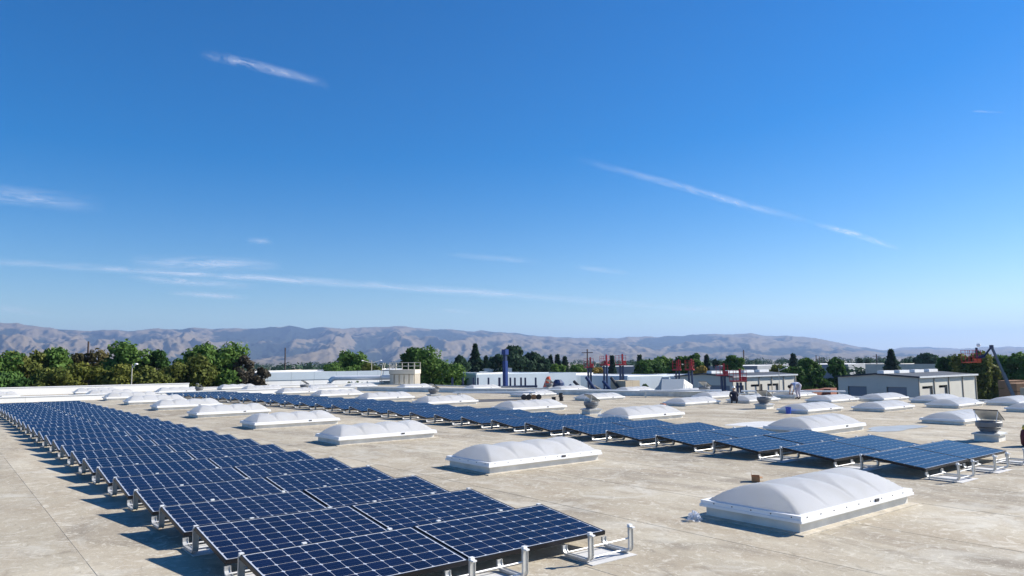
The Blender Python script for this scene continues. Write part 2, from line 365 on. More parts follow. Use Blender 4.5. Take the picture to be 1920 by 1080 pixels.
def wall(name,label,cat,p0,p1,th,z0,z1,mt,cap=None,capm=None):
    p0,p1=Vector(p0),Vector(p1); L=(p1-p0).length; a=math.atan2(p1.y-p0.y,p1.x-p0.x)
    e=empty(name,(p0.x,p0.y,0),a,label,cat)
    nseg=max(1,round(L/6.1))
    for i in range(nseg):
        MB().box(L*i/nseg+.004,-th/2,z0,L*(i+1)/nseg-.004,th/2,z1).build('wall_panel',mt,e)
    if cap:
        MB().box(-.03,-th/2-.03,z1+.002,L+.03,th/2+.03,z1+cap).build('coping',capm or M_RIM,e)
    return e
wall('parapet_wall','long white parapet wall along the far roof edge below the trees','wall',(-46,58.2),(15,58.2),.3,-.6,.48,M_WHITE,.04)
wall('parapet_wall','lower white parapet stretch in front of the silver duct','wall',(15.06,58.2),(33.4,58.2),.3,-.6,.14,M_WHITE,.04)
wall('parapet_wall','low grey edge coping along the right side of the roof','wall',(xr(-18)+.1,-18),(xr(58)+.1,58),.22,-.6,.03,M_CURB,.03,M_GALV)
wall('divider_curb','low white curb crossing the roof behind the solar arrays','curb',(-46,47.6),(22.6,46.3),.3,-.05,.27,M_WHITE,.03)
wall('divider_curb','low shaded curb running away past the far right skylights','curb',(22.8,46.1),(30.6,22.6),.28,-.05,.24,M_CURB,.03)
fa=MB(); fa.box(-46,57.9,GZ,33.4,58.05,-.6); fa.quad([(xr(-18),-18,GZ),(xr(58),58,GZ),(xr(58),58,-.55),(xr(-18),-18,-.55)])
fa.build('facade_wall',M_WHITE,ro)

# ------------------------------------------------------------------ solar panels
PW,PD,TILT=1.64,.99,R(7.0); ZL=.118
cpx,cpy=(PW-.05)/10,(PD-.05)/6; CS=.1500; CH=.0125
def cell_shape(mb,cx,cy,z0,z1):
    h=CS/2; c=CH; g=h-.0012
    o=[(-h+c,-g),(h-c,-g),(h,-g+c),(h,g-c),(h-c,g),(-h+c,g),(-h,g-c),(-h,-g+c)]
    mb.quad([(cx+x,cy+y,z1) for x,y in o],0,[(x/CS+.5,y/CS+.5) for x,y in o])
    if z0 is not None:
        for i in range(8):
            a,b=o[i],o[(i+1)%8]; mb.quad([(cx+a[0],cy+a[1],z0),(cx+b[0],cy+b[1],z0),(cx+b[0],cy+b[1],z1),(cx+a[0],cy+a[1],z1)])
mb=MB(); t=.011
for a in ((0,0,PW,t),(0,PD-t,PW,PD),(0,t,t,PD-t),(PW-t,t,PW,PD-t)): mb.box(a[0],a[1],0,a[2],a[3],.04)
ME_FRAME=mb.mesh('frame',M_FRAME)
ME_LAM=MB().box(t,t,.030,PW-t,PD-t,.0365).mesh('laminate',M_BACK)
mb=MB(); cell_shape(mb,0,0,.0005,.0022); ME_CELL=mb.mesh('cell',M_CELL)
mb=MB()
for i in range(10):
    for j in range(6): cell_shape(mb,.025+cpx*(i+.5),.025+cpy*(j+.5),None,.0020)
ME_CELLS=mb.mesh('cells',M_CELL)
ME_BOX=MB().box(PW/2-.06,PD-.16,-.002,PW/2+.06,PD-.05,.028).mesh('junction_box',M_BLACKP)
def panel(x,y,label,group,near):
    e=empty('solar_panel',(x,y,ZL),0,label,'solar panel',group); e.rotation_euler=(TILT+random.gauss(0,.003),random.gauss(0,.0025),random.gauss(0,.0015))
    link('frame',ME_FRAME,e); lam=link('laminate',ME_LAM,e); link('junction_box',ME_BOX,e)
    if near:
        for j in range(6):
            for i in range(10): link('cell',ME_CELL,lam,(.025+cpx*(i+.5),.025+cpy*(j+.5),.0365))
    else:
        c=link('cells',ME_CELLS,lam,(0,0,.0365)); c['kind']='stuff'
def u_bracket(gap):
    zl=.105; zh=.262
    path=[(gap,zl)]; rb=.05
    for k in range(6):
        a=k/5*math.pi/2; path.append((gap-rb+rb*math.cos(a),.03+rb-rb*math.sin(a)))
    for k in range(6):
        a=k/5*math.pi/2; path.append((rb-rb*math.sin(a),.03+rb-rb*math.cos(a)))
    path.append((0,zh))
    m_=MB().strip(path,.05,.006)
    for sx in (-1,1):            # lips of the channel
        q=MB().strip(path,.006,.022); off=len(m_.v)
        m_.v+=[(v[0]+sx*.0255,v[1],v[2]) for v in q.v]; m_.f+=[tuple(i+off for i in f) for f in q.f]; m_.mi+=q.mi; m_.uv+=q.uv
    return m_.mesh('bracket',M_GALV)
ME_CLIP=MB().box(-.02,-.008,-.03,.02,.026,.002).box(-.018,-.042,-.028,.018,-.008,-.016).mesh('clip',M_CLIP)
ME_ROD={}; ME_PAD={}
def frame_unit(x0,x1,y,gap,me_b,label,group,pad):
    e=empty('mounting_frame',(x0,y,0),0,label,'mounting frame',group); L=x1-x0
    key=round(L,3)
    if key not in ME_ROD: ME_ROD[key]=MB().tube([(0,0,0),(L,0,0)],.0075,6).mesh('rod',M_ROD)
    for xx in (0,L):
        link('bracket',me_b,e,(xx,0,0)); link('clip',ME_CLIP,e,(xx,0,.283))
    link('rod',ME_ROD[key],e,(0,.012,.155)); link('rod',ME_ROD[key],e,(0,.03,.05)); link('rod',ME_ROD[key],e,(0,gap-.05,.05))
    if pad:
        kk=(key,gap)
        if kk not in ME_PAD: ME_PAD[kk]=MB().box(-.03,-.05,.001,L+.03,gap+.03,.007).mesh('slip_sheet',M_PAD)
        link('slip_sheet',ME_PAD[kk],e)
DEPTH=PD*math.cos(TILT)
def array(side,x0,yh,pitch,rows,nearrows,shift):
    gap=pitch-DEPTH; me_b=u_bracket(gap-.02)
    UN=[(.02,.57,'left edge'),(PW-.22,PW+.33,'middle'),(2*PW-.53,2*PW+.0,'right edge')]
    for i in range(rows+1):
        dx=shift(i); yy=yh+pitch*i
        if i<rows:
            for c in range(2):
                panel(x0+dx+c*(PW+.02),yy-DEPTH,f'{("left","right")[c]} panel of the {ordn(i)} row from the camera in the {side} array',f'solar panels of the {side} array',i<nearrows)
        for a,b,nm in UN:
            frame_unit(x0+dx+a,x0+dx+b,yy-pitch+.018,gap-.02,me_b,
              (f'bare steel mounting frame under the {nm} of the {ordn(i)} row of the {side} array' if i<rows else f'steel mounting frame behind the {nm} of the last row of the {side} array'),
              f'mounting frames of the {side} array', i<3)
array('left',2.10,6.40,1.367,25,6,lambda i:0.)
array('right',12.08,6.15,1.46,28,2,lambda i:-.008*max(0,i-13)**2)

# ------------------------------------------------------------------ skylights
SL,SD=2.60,1.30
def dome_mesh():
    # four pillow lobes in a row: each lobe has curved hips from its base corners to its peak, low arched valleys between lobes
    nb,ns,nu=4,20,30; V=[];F=[]; rows=[]; L,D=SL-.12,SD-.12; H,HV=.228,.178
    for k_ in range(nb*ns+1):
        b=min(k_//ns,nb-1); s_=-1+2*(k_-b*ns)/ns; row=[]
        for j_ in range(nu+1):
            u=-1+2*j_/nu; arch=1-abs(u)**1.9
            outer=(b==0 and s_<0) or (b==nb-1 and s_>0)
            v_=0. if outer else HV*arch
            z=min(H*arch, v_+(H-v_)*(1-abs(s_)**(1.7 if outer else 1.5)))
            row.append(len(V)); V.append((.06+L*k_/(nb*ns),.06+(u+1)/2*D,.1925+z))
        rows.append(row)
    for a,b in zip(rows,rows[1:]):
        for j_ in range(nu): F.append((a[j_],b[j_],b[j_+1],a[j_+1]))
    me=bpy.data.meshes.new('dome'); me.from_pydata(V,[],F); me.materials.append(M_DOME)
    me.polygons.foreach_set('use_smooth',[True]*len(F)); me.update(); return me
ME_DOME=dome_mesh()
mb=MB(); i_=.045
for a in ((i_,i_,SL-i_,i_+.04),(i_,SD-i_-.04,SL-i_,SD-i_),(i_,i_+.04,i_+.04,SD-i_-.04),(SL-i_-.04,i_+.04,SL-i_,SD-i_-.04)): mb.box(a[0],a[1],-.02,a[2],a[3],.118)
ME_CURB=mb.mesh('curb',M_CURB)
mb=MB()
for a in ((0,0,SL,.07),(0,SD-.07,SL,SD),(0,.07,.07,SD-.07),(SL-.07,.07,SL,SD-.07)): mb.box(a[0],a[1],.122,a[2],a[3],.192)
for a in ((-.012,-.012,SL+.012,0),(-.012,SD,SL+.012,SD+.012),(-.012,0,0,SD),(SL,0,SL+.012,SD)): mb.box(a[0],a[1],.118,a[2],a[3],.148)
ME_RIM=mb.mesh('rim',M_RIM)
mb=MB()
pr=[(-.0,.0),(.16,.0)]
for (xa,ya,xb,yb) in ((i_-.10,i_-.10,SL-i_+.10,i_),(i_-.10,SD-i_,SL-i_+.10,SD-i_+.10),(i_-.10,i_,i_,SD-i_),(SL-i_,i_,SL-i_+.10,SD-i_)):
    mb.box(xa,ya,-.02,xb,yb,.012)
ME_FLASH=mb.mesh('flashing',M_SEAL)
ME_REFLECTOR=MB().box(.075,.075,.10,SL-.075,SD-.075,.112).mesh('inner_reflector',M_RIM)  # white sheet of a double dome, added to brighten the dome from inside
ME_PLATE=MB().box(SL*.62,-.0145,.150,SL*.62+.085,-.0005,.182).mesh('nameplate',M_PLATE)
mb=MB()
for k_ in range(9): mb.lathe([(.006,0),(.006,.003)],6,0,(0,0)); 
ME_SCREW=MB().cbox((0,-.002,0),(.012,.004,.012)).mesh('screw',M_PLATE)
SKY=[]
def skylight(x,y,label,screws=False):
    e=empty('skylight',(x,y,0),0,label,'skylight','domed roof skylights')
    if x>20: e.scale=(.88,.9,.76)     # the smaller type on the right part of the roof
    link('curb',ME_CURB,e); r=link('rim',ME_RIM,e); link('dome',ME_DOME,e); link('flashing',ME_FLASH,e); link('inner_reflector',ME_REFLECTOR,e); link('nameplate',ME_PLATE,r)
    if screws:
        for k_ in range(9): link('screw',ME_SCREW,r,(.12+k_*.277,0,.17))
        for k_ in range(5):
            s=link('screw',ME_SCREW,r,(0,.11+k_*.25,.17)); s.rotation_euler=(0,0,-math.pi/2)
    return e
A_Y=[4.42,10.0,15.75,21.3,27.2,33.0,38.7,44.3,50.2,55.2]
A_L=['largest white domed skylight in the right foreground','second nearest domed skylight between the two solar arrays']+[f'{ordn(i)} skylight from the camera in the line between the two arrays' for i in range(2,10)]
for y,l in zip(A_Y,A_L): skylight(7.32,y,l,y<11)
B_Y=[9.55,15.4,21.0,26.8,32.3,37.8,43.2,49.8,55.0]
for i,y in enumerate(B_Y): skylight(16.45,y,f'{ordn(i)} domed skylight in the line directly behind the right array')
C_P=[(22.2,8.4),(23.1,13.5),(23.7,19.1),(24.0,24.8),(24.2,30.0)]
C_L=['domed skylight right behind the largest roof ventilator','domed skylight beside the blue bucket','domed skylight with a red-brown block at its left end','domed skylight behind the middle roof ventilator','domed skylight behind the black cable reels']
for p,l in zip(C_P,C_L): skylight(*p,l)
D_P=[(25.7,12.2),(28.6,8.4),(29.2,11.2),(29.0,15.9),(31.6,15.0),(32.0,10.2),(31.8,12.9),(31.6,19.3),(27.0,18.4),(28.6,21.5),(31.0,25.2),(31.4,29.4),(30.4,34.0),(28.4,40.5),(26.6,46.5),(24.8,51.5)]
D_L=['domed skylight touching the right end of the one by the blue bucket','domed skylight cut off by the right picture edge','domed skylight in front of the boom base, right group','domed skylight just behind the one beside the bucket','white skylight in the back row in front of the shed doors','domed skylight at the far right in front of the big boom','small looking skylight before the far shed corner','skylight partly hidden behind the bending worker','skylight partly hidden behind the crouching worker','skylight to the left behind the crouching worker','skylight in front of the tilted white roof unit','far skylight beyond the shaded curb near the tan hut','far skylight beyond the shaded curb below the lift masts','far skylight beyond the curb in front of the orange lift','far skylight beyond the curb below the storage racks','farthest skylight to the right of the cream dust collector']
for p,l in zip(D_P,D_L): skylight(*p,l)
E_P=[(1.5,52.0),(11.5,51.5),(21.2,50.5)]
E_L=['skylight on the far roof strip at the left picture edge','skylight on the far roof strip left of the right array end','skylight on the far roof strip below the silver duct']
for p,l in zip(E_P,E_L): skylight(*p,l)

# ------------------------------------------------------------------ ventilators with small solar panels
def ventilator(x,y,label,s=1.,rz=0):
    e=empty('roof_ventilator',(x,y,0),rz,label,'roof vent','solar roof ventilators'); e.scale=(s*.68,)*3
    MB().box(-.35,-.35,-.02,.35,.35,.2).build('curb',M_CURB,e)
    mb=MB(); 
    for z0,z1,a,b in ((.2,.245,.41,.41),(.245,.29,.41,.25)):
        mb.lathe([(a*1.414,z0+.002),(b*1.414,z1)],4,0,(0,0),math.pi/4)
    mb.build('flange',M_GALV,e)
    MB().lathe([(.24,.28),(.33,.40),(.335,.42)],20).build('throat',M_HOOD,e,None,True,40)
    MB().lathe([(.30,.41),(.38,.46),(.385,.60),(.36,.625),(.02,.65)],24).build('hood',M_HOOD,e,None,True,40)
    Mx=Matrix.Translation((0.06,.0,.83))@Matrix.Rotation(R(86),4,'Z')@Matrix.Rotation(R(33),4,'X')
    pn=MB().box(-.36,-.31,-.015,.36,.31,.015,0,Mx).build('solar_plate',M_FRAME,e)
    MB().box(-.34,-.29,.0155,.34,.29,.019,0,Mx).build('cell_sheet',M_CELL,pn)
    MB().box(-.35,-.30,-.020,.35,.30,-.0155,0,Mx).build('back_sheet',M_CURB,pn)
    for sx in (-1,1):
        MB().tube([(-.22,sx*.27,.60),(-.19,sx*.34,.98)],.012,6).build('strut',M_RIM,e)
        MB().tube([(.26,sx*.24,.60),(.30,sx*.33,.68)],.012,6).build('strut',M_RIM,e)
    return e
for x,y,l,s in ((18.6,6.55,'largest roof ventilator with tilted solar plate behind the right array',1.),(18.3,18.9,'roof ventilator with tilted solar plate left of centre skylights',1.),(24.7,16.2,'roof ventilator between the crouching worker and the blue bucket',1.),
  (31.2,23.9,'far roof ventilator beside the tilted white roof unit',1.1),(20.8,33.3,'roof ventilator behind the skylight below the cream dust collector',1.1),(31.6,36.5,'far roof ventilator right of the orange lift',1.),(19.6,47.6,'far roof ventilator just left of the silver duct bend',1.1),(13.6,50.2,'far roof ventilator at the left end of the far roof strip',1.)):
    ventilator(x,y,l,s,R(random.uniform(-8,8)))

# ------------------------------------------------------------------ loose things on the roof
e=empty('cardboard_box',(9.98,6.75,0),R(35),'small open cardboard box lying on the roof behind the big skylight','box')
mb=MB()
for a in ((-.085,-.06,.085,-.056),(-.085,.056,.085,.06),(-.085,-.056,-.081,.056),(.081,-.056,.085,.056)): mb.box(a[0],a[1],.001,a[2],a[3],.085)
mb.box(-.081,-.056,.001,.081,.056,.005); mb.build('carton',M_CARD,e)
MB().box(-.085,.060,.08,.085,.064,.13).build('flap',M_CARD,e); MB().box(-.085,-.10,.06,.085,-.061,.064).build('flap',M_CARD,e)
e=empty('block',(23.1,19.75,0),R(20),'small red-brown block at the left end of a skylight','block')
MB().box(-.13,-.09,.0,.13,.09,.10).build('body',M_BRICK,e); MB().box(-.11,-.07,.1,.11,.07,.125).build('cap',M_BRICK,e)
e=empty('bucket',(22.9,14.1,0),0,'blue plastic bucket beside a skylight','bucket'); e.scale=(.62,)*3
MB().lathe([(.125,.0),(.15,.34),(.158,.34),(.158,.36),(.14,.36),(.118,.02)],18).build('pail',M_BUCKET,e,None,True,40)
MB().tube([(.155*math.cos(a),.155*math.sin(a)*.35-.02,.30-.12*math.sin(a)) for a in np.linspace(0,math.pi,10)],.005,5).build('handle',M_ROD,e)
def reel(x,y,z,label,m1,rz,stand=False,parent=None):
    e=empty('cable_reel',(x,y,z),rz,label,'cable reel','cable reels on the roof'); e.scale=(.62,)*3
    M=Matrix.Rotation(R(90),4,'X') if not stand else Matrix.Identity(4)
    def lt(p,n,mt):
        q=MB().lathe(p,18); q.v=[tuple(M@Vector(v)+Vector((0,0,.21 if not stand else 0))) for v in q.v]; q.build(n,mt,e,None,True,40)
    lt([(.21,-.14 if not stand else 0),(.21,-.12 if not stand else .02)],'flange_disc',m1)
    lt([(.21,.12 if not stand else .28),(.21,.14 if not stand else .30)],'flange_disc',m1)
    lt([(.15,-.119 if not stand else .021),(.15,.119 if not stand else .279)],'cable_winding',M_BLACKP)
for i,(dx,m1,l) in enumerate(((0,M_BLACKP,'leftmost black cable reel of the row on the roof'),(.36,M_BLACKP,'second black cable reel of the row on the roof'),(.74,M_CARD,'tan wooden cable reel in the row of reels'),(1.1,M_BLACKP,'rightmost dark cable reel of the row on the roof'))):
    reel(22.7+dx*.5,28.1-dx*.41,0,l,m1,R(-50))
reel(22.95,26.2,0,'black reel standing on the roof, bottom left of the pile',M_BLACKP,0,True)
reel(23.22,25.97,0,'black reel standing on the roof, bottom right of the pile',M_BLACKP,0,True)
reel(23.2,25.98,.188,'black reel lying on top of the small pile',M_BLACKP,0,True)
def rails(x,y,rz,n,L,label,legs=True):
    e=empty('rail_stack',(x,y,0),rz,label,'metal rails')
    for i in range(n):
        MB().box(0,i*.09,.30 if legs else .02,L,i*.09+.05,.36 if legs else .08).build('rail',M_GALV if i%2 else M_RIM,e)
    if legs:
        for lx in (.25,L-.3):
            MB().box(lx,-.05,.24,lx+.06,n*.09+.05,.298).box(lx,-.05,.0,lx+.06,.0,.238).box(lx,n*.09,.0,lx+.06,n*.09+.05,.238).build('trestle',M_GALV,e)
rails(20.6,31.2,R(-48),6,4.2,'stack of pale metal rails on trestles left of the reels')
rails(28.0,25.4,R(-46),4,4.0,'long white rails lying in front of the tilted roof unit')
rails(30.6,21.3,R(-58),5,4.6,'long pale rails lying on the roof left of the bending worker')
e=empty('plastic_bag',(7.06,5.62,0),0,'crumpled clear plastic bag at the corner of the big skylight','bag')
V=[];F=[]
for i in range(9):
    th=math.pi/2*i/8
    for j in range(16):
        ph=2*math.pi*j/16; r=.085*(1+.3*random.uniform(-1,1)); V.append((r*math.cos(ph)*math.cos(th),r*math.sin(ph)*math.cos(th),r*1.1*math.sin(th)))
for i in range(8):
    for j in range(16): F.append((i*16+j,i*16+(j+1)%16,(i+1)*16+(j+1)%16,(i+1)*16+j))
mt=bpy.data.materials.new('clear_film'); mt.use_nodes=True; n=mt.node_tree; b=n.nodes['Principled BSDF']; b.inputs['Base Color'].default_value=(.75,.8,.88,1); b.inputs['Roughness'].default_value=.15; b.inputs['Alpha'].default_value=.45
me=bpy.data.meshes.new('film'); me.from_pydata(V,[],F); me.materials.append(mt); link('film',me,e)
def patch(name,label,cx,cy,rx,ry,col,seed):
    r=np.random.default_rng(seed); n_=40; ph=r.random(4)*6
    pts=[]
    for k_ in range(n_):
        a=2*math.pi*k_/n_; q=1+.12*math.sin(3*a+ph[0])+.08*math.sin(5*a+ph[1])+.05*math.sin(9*a+ph[2]); pts.append((cx+rx*q*math.cos(a),cy+ry*q*math.sin(a),.004))
    o=MB().quad(pts).build(name,mat(name+str(seed),col,.55,0,.12,2.5)); return tag(o,label,'roof patch')
patch('roof_patch','flat pale blue-grey coated patch on the roof near the big ventilator',20.1,9.3,1.3,.45,(.33,.36,.375),1)
patch('roof_patch','flat whitish coated patch on the roof behind the right array',18.9,12.4,1.3,.7,(.6,.59,.56),2)
patch('roof_patch','dark mesh mat lying by the far rails',21.2,28.8,2.2,.8,(.09,.08,.075),3)

# ------------------------------------------------------------------ people
def body(name,label,loc,rz,joints,edges,paint,mats,sc_=1.,group=None):
    me=bpy.data.meshes.new('tmp'); names=list(joints); idx={k:i for i,k in enumerate(names)}
    me.from_pydata([joints[k][:3] for k in names],[(idx[a],idx[b]) for a,b in edges],[])
    o=bpy.data.objects.new('tmp',me); COL.objects.link(o)
    md=o.modifiers.new('s','SKIN'); sv=me.skin_vertices[0].data
    for k in names: sv[idx[k]].radius=joints[k][3:5] if len(joints[k])>4 else (joints[k][3],joints[k][3])
    sv[0].use_root=True
    sb=o.modifiers.new('b','SUBSURF'); sb.levels=2; sb.render_levels=2
    dg=bpy.context.evaluated_depsgraph_get(); me2=bpy.data.meshes.new_from_object(o.evaluated_get(dg))
    bpy.data.objects.remove(o); me2.materials.clear()
    for m_ in mats: me2.materials.append(m_)
    for p in me2.polygons: p.material_index=paint(Vector(p.center)); p.use_smooth=True
    e=empty('person',loc,rz,label,'person',group); e.scale=(sc_,)*3
    me2.name='body'; link('body',me2,e); return e
M_SKIN=mat('skin',(.42,.24,.16),.55); M_HAIR=mat('dark_hair',(.012,.01,.01),.6); M_SHIRT=mat('pale_blue_shirt',(.36,.42,.60),.8); M_TROU=mat('pale_lavender_trousers',(.55,.52,.60),.85)
M_BOOT=mat('dark_boots',(.025,.02,.022),.7); M_NAVYC=mat('navy_work_clothes',(.015,.017,.035),.85); M_MAROON=mat('maroon_jacket',(.11,.012,.02),.8); M_HELM=mat('white_helmet',(.8,.8,.78),.35); M_YEL=mat('yellow_helmet',(.7,.48,.03),.35)
def head(e,c,face,hm,helmet=False):      # face: unit vector the face looks along
    f=Vector(face).normalized(); u_=Vector((0,0,1)); 
    if abs(f.z)>.85: u_=Vector((0,1,0)) if abs(f.y)<.5 else Vector((1,0,0))
    r_=f.cross(u_).normalized(); u_=r_.cross(f).normalized(); M=Matrix((r_,f,u_)).transposed().to_4x4(); M.translation=c
    V=[];F=[];n1,n2=12,18
    for i in range(n1+1):
        th=math.pi*i/n1
        for j in range(n2):
            ph=2*math.pi*j/n2; x=.076*math.sin(th)*math.cos(ph); y=.095*math.sin(th)*math.sin(ph); z=.118*math.cos(th)
            if y>0 and abs(x)<.02 and -.045<z<.015: y+=.018
            if z<-.06: y*=.85; x*=.8
            V.append(tuple(M@Vector((x,y,z))))
    for i in range(n1):
        for j in range(n2): F.append((i*n2+j,(i+1)*n2+j,(i+1)*n2+(j+1)%n2,i*n2+(j+1)%n2))
    me=bpy.data.meshes.new('head'); me.from_pydata(V,[],F); me.materials.append(M_SKIN); me.polygons.foreach_set('use_smooth',[True]*len(F))
    h=link('head',me,e)
    mb=MB()
    for sx in (-1,1): mb.cbox((sx*.03,.088,.012),(.022,.012,.010),0,M)
    mb.build('eye',M_HAIR,h); MB().cbox((0,.084,-.055),(.045,.012,.009),0,M).build('mouth',mat('lips',(.3,.12,.1),.6),h)
    for sx in (-1,1): MB().cbox((sx*.078,-.005,-.005),(.014,.035,.055),0,M).build('ear',M_SKIN,h)
    q=MB().lathe([(.10,-.005),(.102,.03),(.09,.085),(.055,.125),(.005,.138)] if not helmet else [(.15,.015),(.125,.03),(.122,.07),(.10,.125),(.05,.155),(.005,.162)],16)
    q.v=[tuple(M@Vector((v[0]*.88,v[1]*1.08-.012,v[2]))) for v in q.v]; q.build('helmet' if helmet else 'hair',hm,h,None,True,50)
def hands(e,pts,dirs):
    for p,d in zip(pts,dirs):
        d=Vector(d).normalized(); s=d.cross(Vector((0,0,1)) if abs(d.z)<.9 else Vector((1,0,0))).normalized(); n_=s.cross(d)
        mb=MB(); p=Vector(p)
        mb.tube([p-d*.02,p+d*.03,p+d*.085],[.028,.038,.034],8)
        for k_ in range(4):
            o=s*((k_-1.5)*.019); l=(.062,.075,.07,.052)[k_]
            mb.tube([p+d*.08+o,p+d*(.08+l*.5)+o-n_*.006,p+d*(.08+l*.9)+o-n_*.03],[.0095,.009,.007],6)
        mb.tube([p+d*.02+s*.034,p+d*.055+s*.058,p+d*.085+s*.055-n_*.015],[.011,.010,.008],6)
        mb.build('hand',M_SKIN,e,None,True)
# bending worker, faces local +Y
J={'pel':(0,-.20,.93,.155,.13),'sp':(0,-.02,1.02,.15,.12),'ch':(0,.20,1.00,.17,.125),'nk':(0,.34,.92,.06),'nk2':(0,.39,.87,.055),
 'hl':(-.10,-.20,.88,.10),'kl':(-.12,-.08,.50,.075),'al':(-.12,-.14,.10,.055),'tl':(-.13,.03,.045,.05),
 'hr':(.10,-.20,.88,.10),'kr':(.13,-.06,.50,.075),'ar':(.13,-.12,.10,.055),'tr':(.14,.05,.045,.05),
 'sl':(-.20,.24,.96,.075),'el':(-.22,.30,.68,.052),'wl':(-.17,.38,.45,.036),'sr':(.20,.24,.96,.075),'er':(.22,.30,.68,.052),'wr':(.17,.38,.45,.036)}
ED=[('pel','sp'),('sp','ch'),('ch','nk'),('nk','nk2'),('pel','hl'),('hl','kl'),('kl','al'),('al','tl'),('pel','hr'),('hr','kr'),('kr','ar'),('ar','tr'),('ch','sl'),('sl','el'),('el','wl'),('ch','sr'),('sr','er'),('er','wr')]
def paint1(c):
    if c.y>-.06 and c.z>.62: return 0 if not(c.y>.32 and abs(c.x)<.1 and c.z>.8) else 3
    if c.y>.2 and c.z>.36: return 3
    return 2 if c.z<.14 else 1
wk=(31.2,18.75,0)
pe=body('person','person in pale blue shirt and light trousers bending over at the roof edge',wk,R(62),J,ED,paint1,[M_SHIRT,M_TROU,M_BOOT,M_SKIN],.72)
head(pe,(0,.47,.79),(0,.45,-.9),M_HAIR); hands(pe,[(-.17,.385,.43),(.17,.385,.43)],[(0.1,.25,-1),(-.1,.25,-1)])
# crouching worker
J2={'pel':(0,-.15,.30,.15,.13),'sp':(0,-.08,.48,.15,.12),'ch':(0,.05,.68,.18,.13),'nk':(0,.12,.82,.06),'nk2':(0,.14,.87,.055),
 'hl':(-.12,-.12,.28,.10),'kl':(-.17,.26,.48,.08),'al':(-.15,.10,.10,.055),'tl':(-.16,.27,.05,.05),
 'hr':(.12,-.12,.28,.10),'kr':(.17,.26,.46,.08),'ar':(.15,.08,.10,.055),'tr':(.16,.25,.05,.05),
 'sl':(-.21,.06,.72,.075),'el':(-.26,.22,.50,.052),'wl':(-.12,.42,.42,.036),'sr':(.21,.06,.72,.075),'er':(.26,.22,.50,.052),'wr':(.12,.42,.42,.036)}
def paint2(c): return 2 if c.z<.13 else (3 if c.y>.36 and abs(c.x)<.2 and c.z<.47 and c.z>.36 else (3 if c.z>.83 else (0 if c.z>.42 and c.y<.3 else 1)))
p2=body('person','person in dark work clothes and white helmet crouching between skylights',(26.45,18.75,0),R(-48),J2,ED,paint2,[M_NAVYC,M_NAVYC,M_BOOT,M_SKIN],.64)
head(p2,(0,.19,.98),(0,.9,-.35),M_HELM,True); hands(p2,[(-.11,.435,.415),(.11,.435,.415)],[(.3,1,-.3),(-.3,1,-.3)])
e=empty('tool_bag',(17.98,5.62,0),R(20),'maroon tool bag with yellow top cut off by the right picture edge','bag')
q=MB().lathe([(.15,.0),(.19,.04),(.2,.2),(.17,.31),(.12,.35)],18); q.v=[(v[0],v[1]*.7,v[2]) for v in q.v]; q.build('body',M_MAROON,e,None,True,50)
q=MB().lathe([(.13,.345),(.14,.38),(.11,.43),(.03,.45)],16); q.v=[(v[0],v[1]*.7,v[2]) for v in q.v]; q.build('top',M_YEL,e,None,True,50)
MB().tube([(-.19,0,.06),(-.26,0,.16),(-.24,0,.28),(-.15,0,.34)],.014,6).build('strap',M_BLACKP,e)

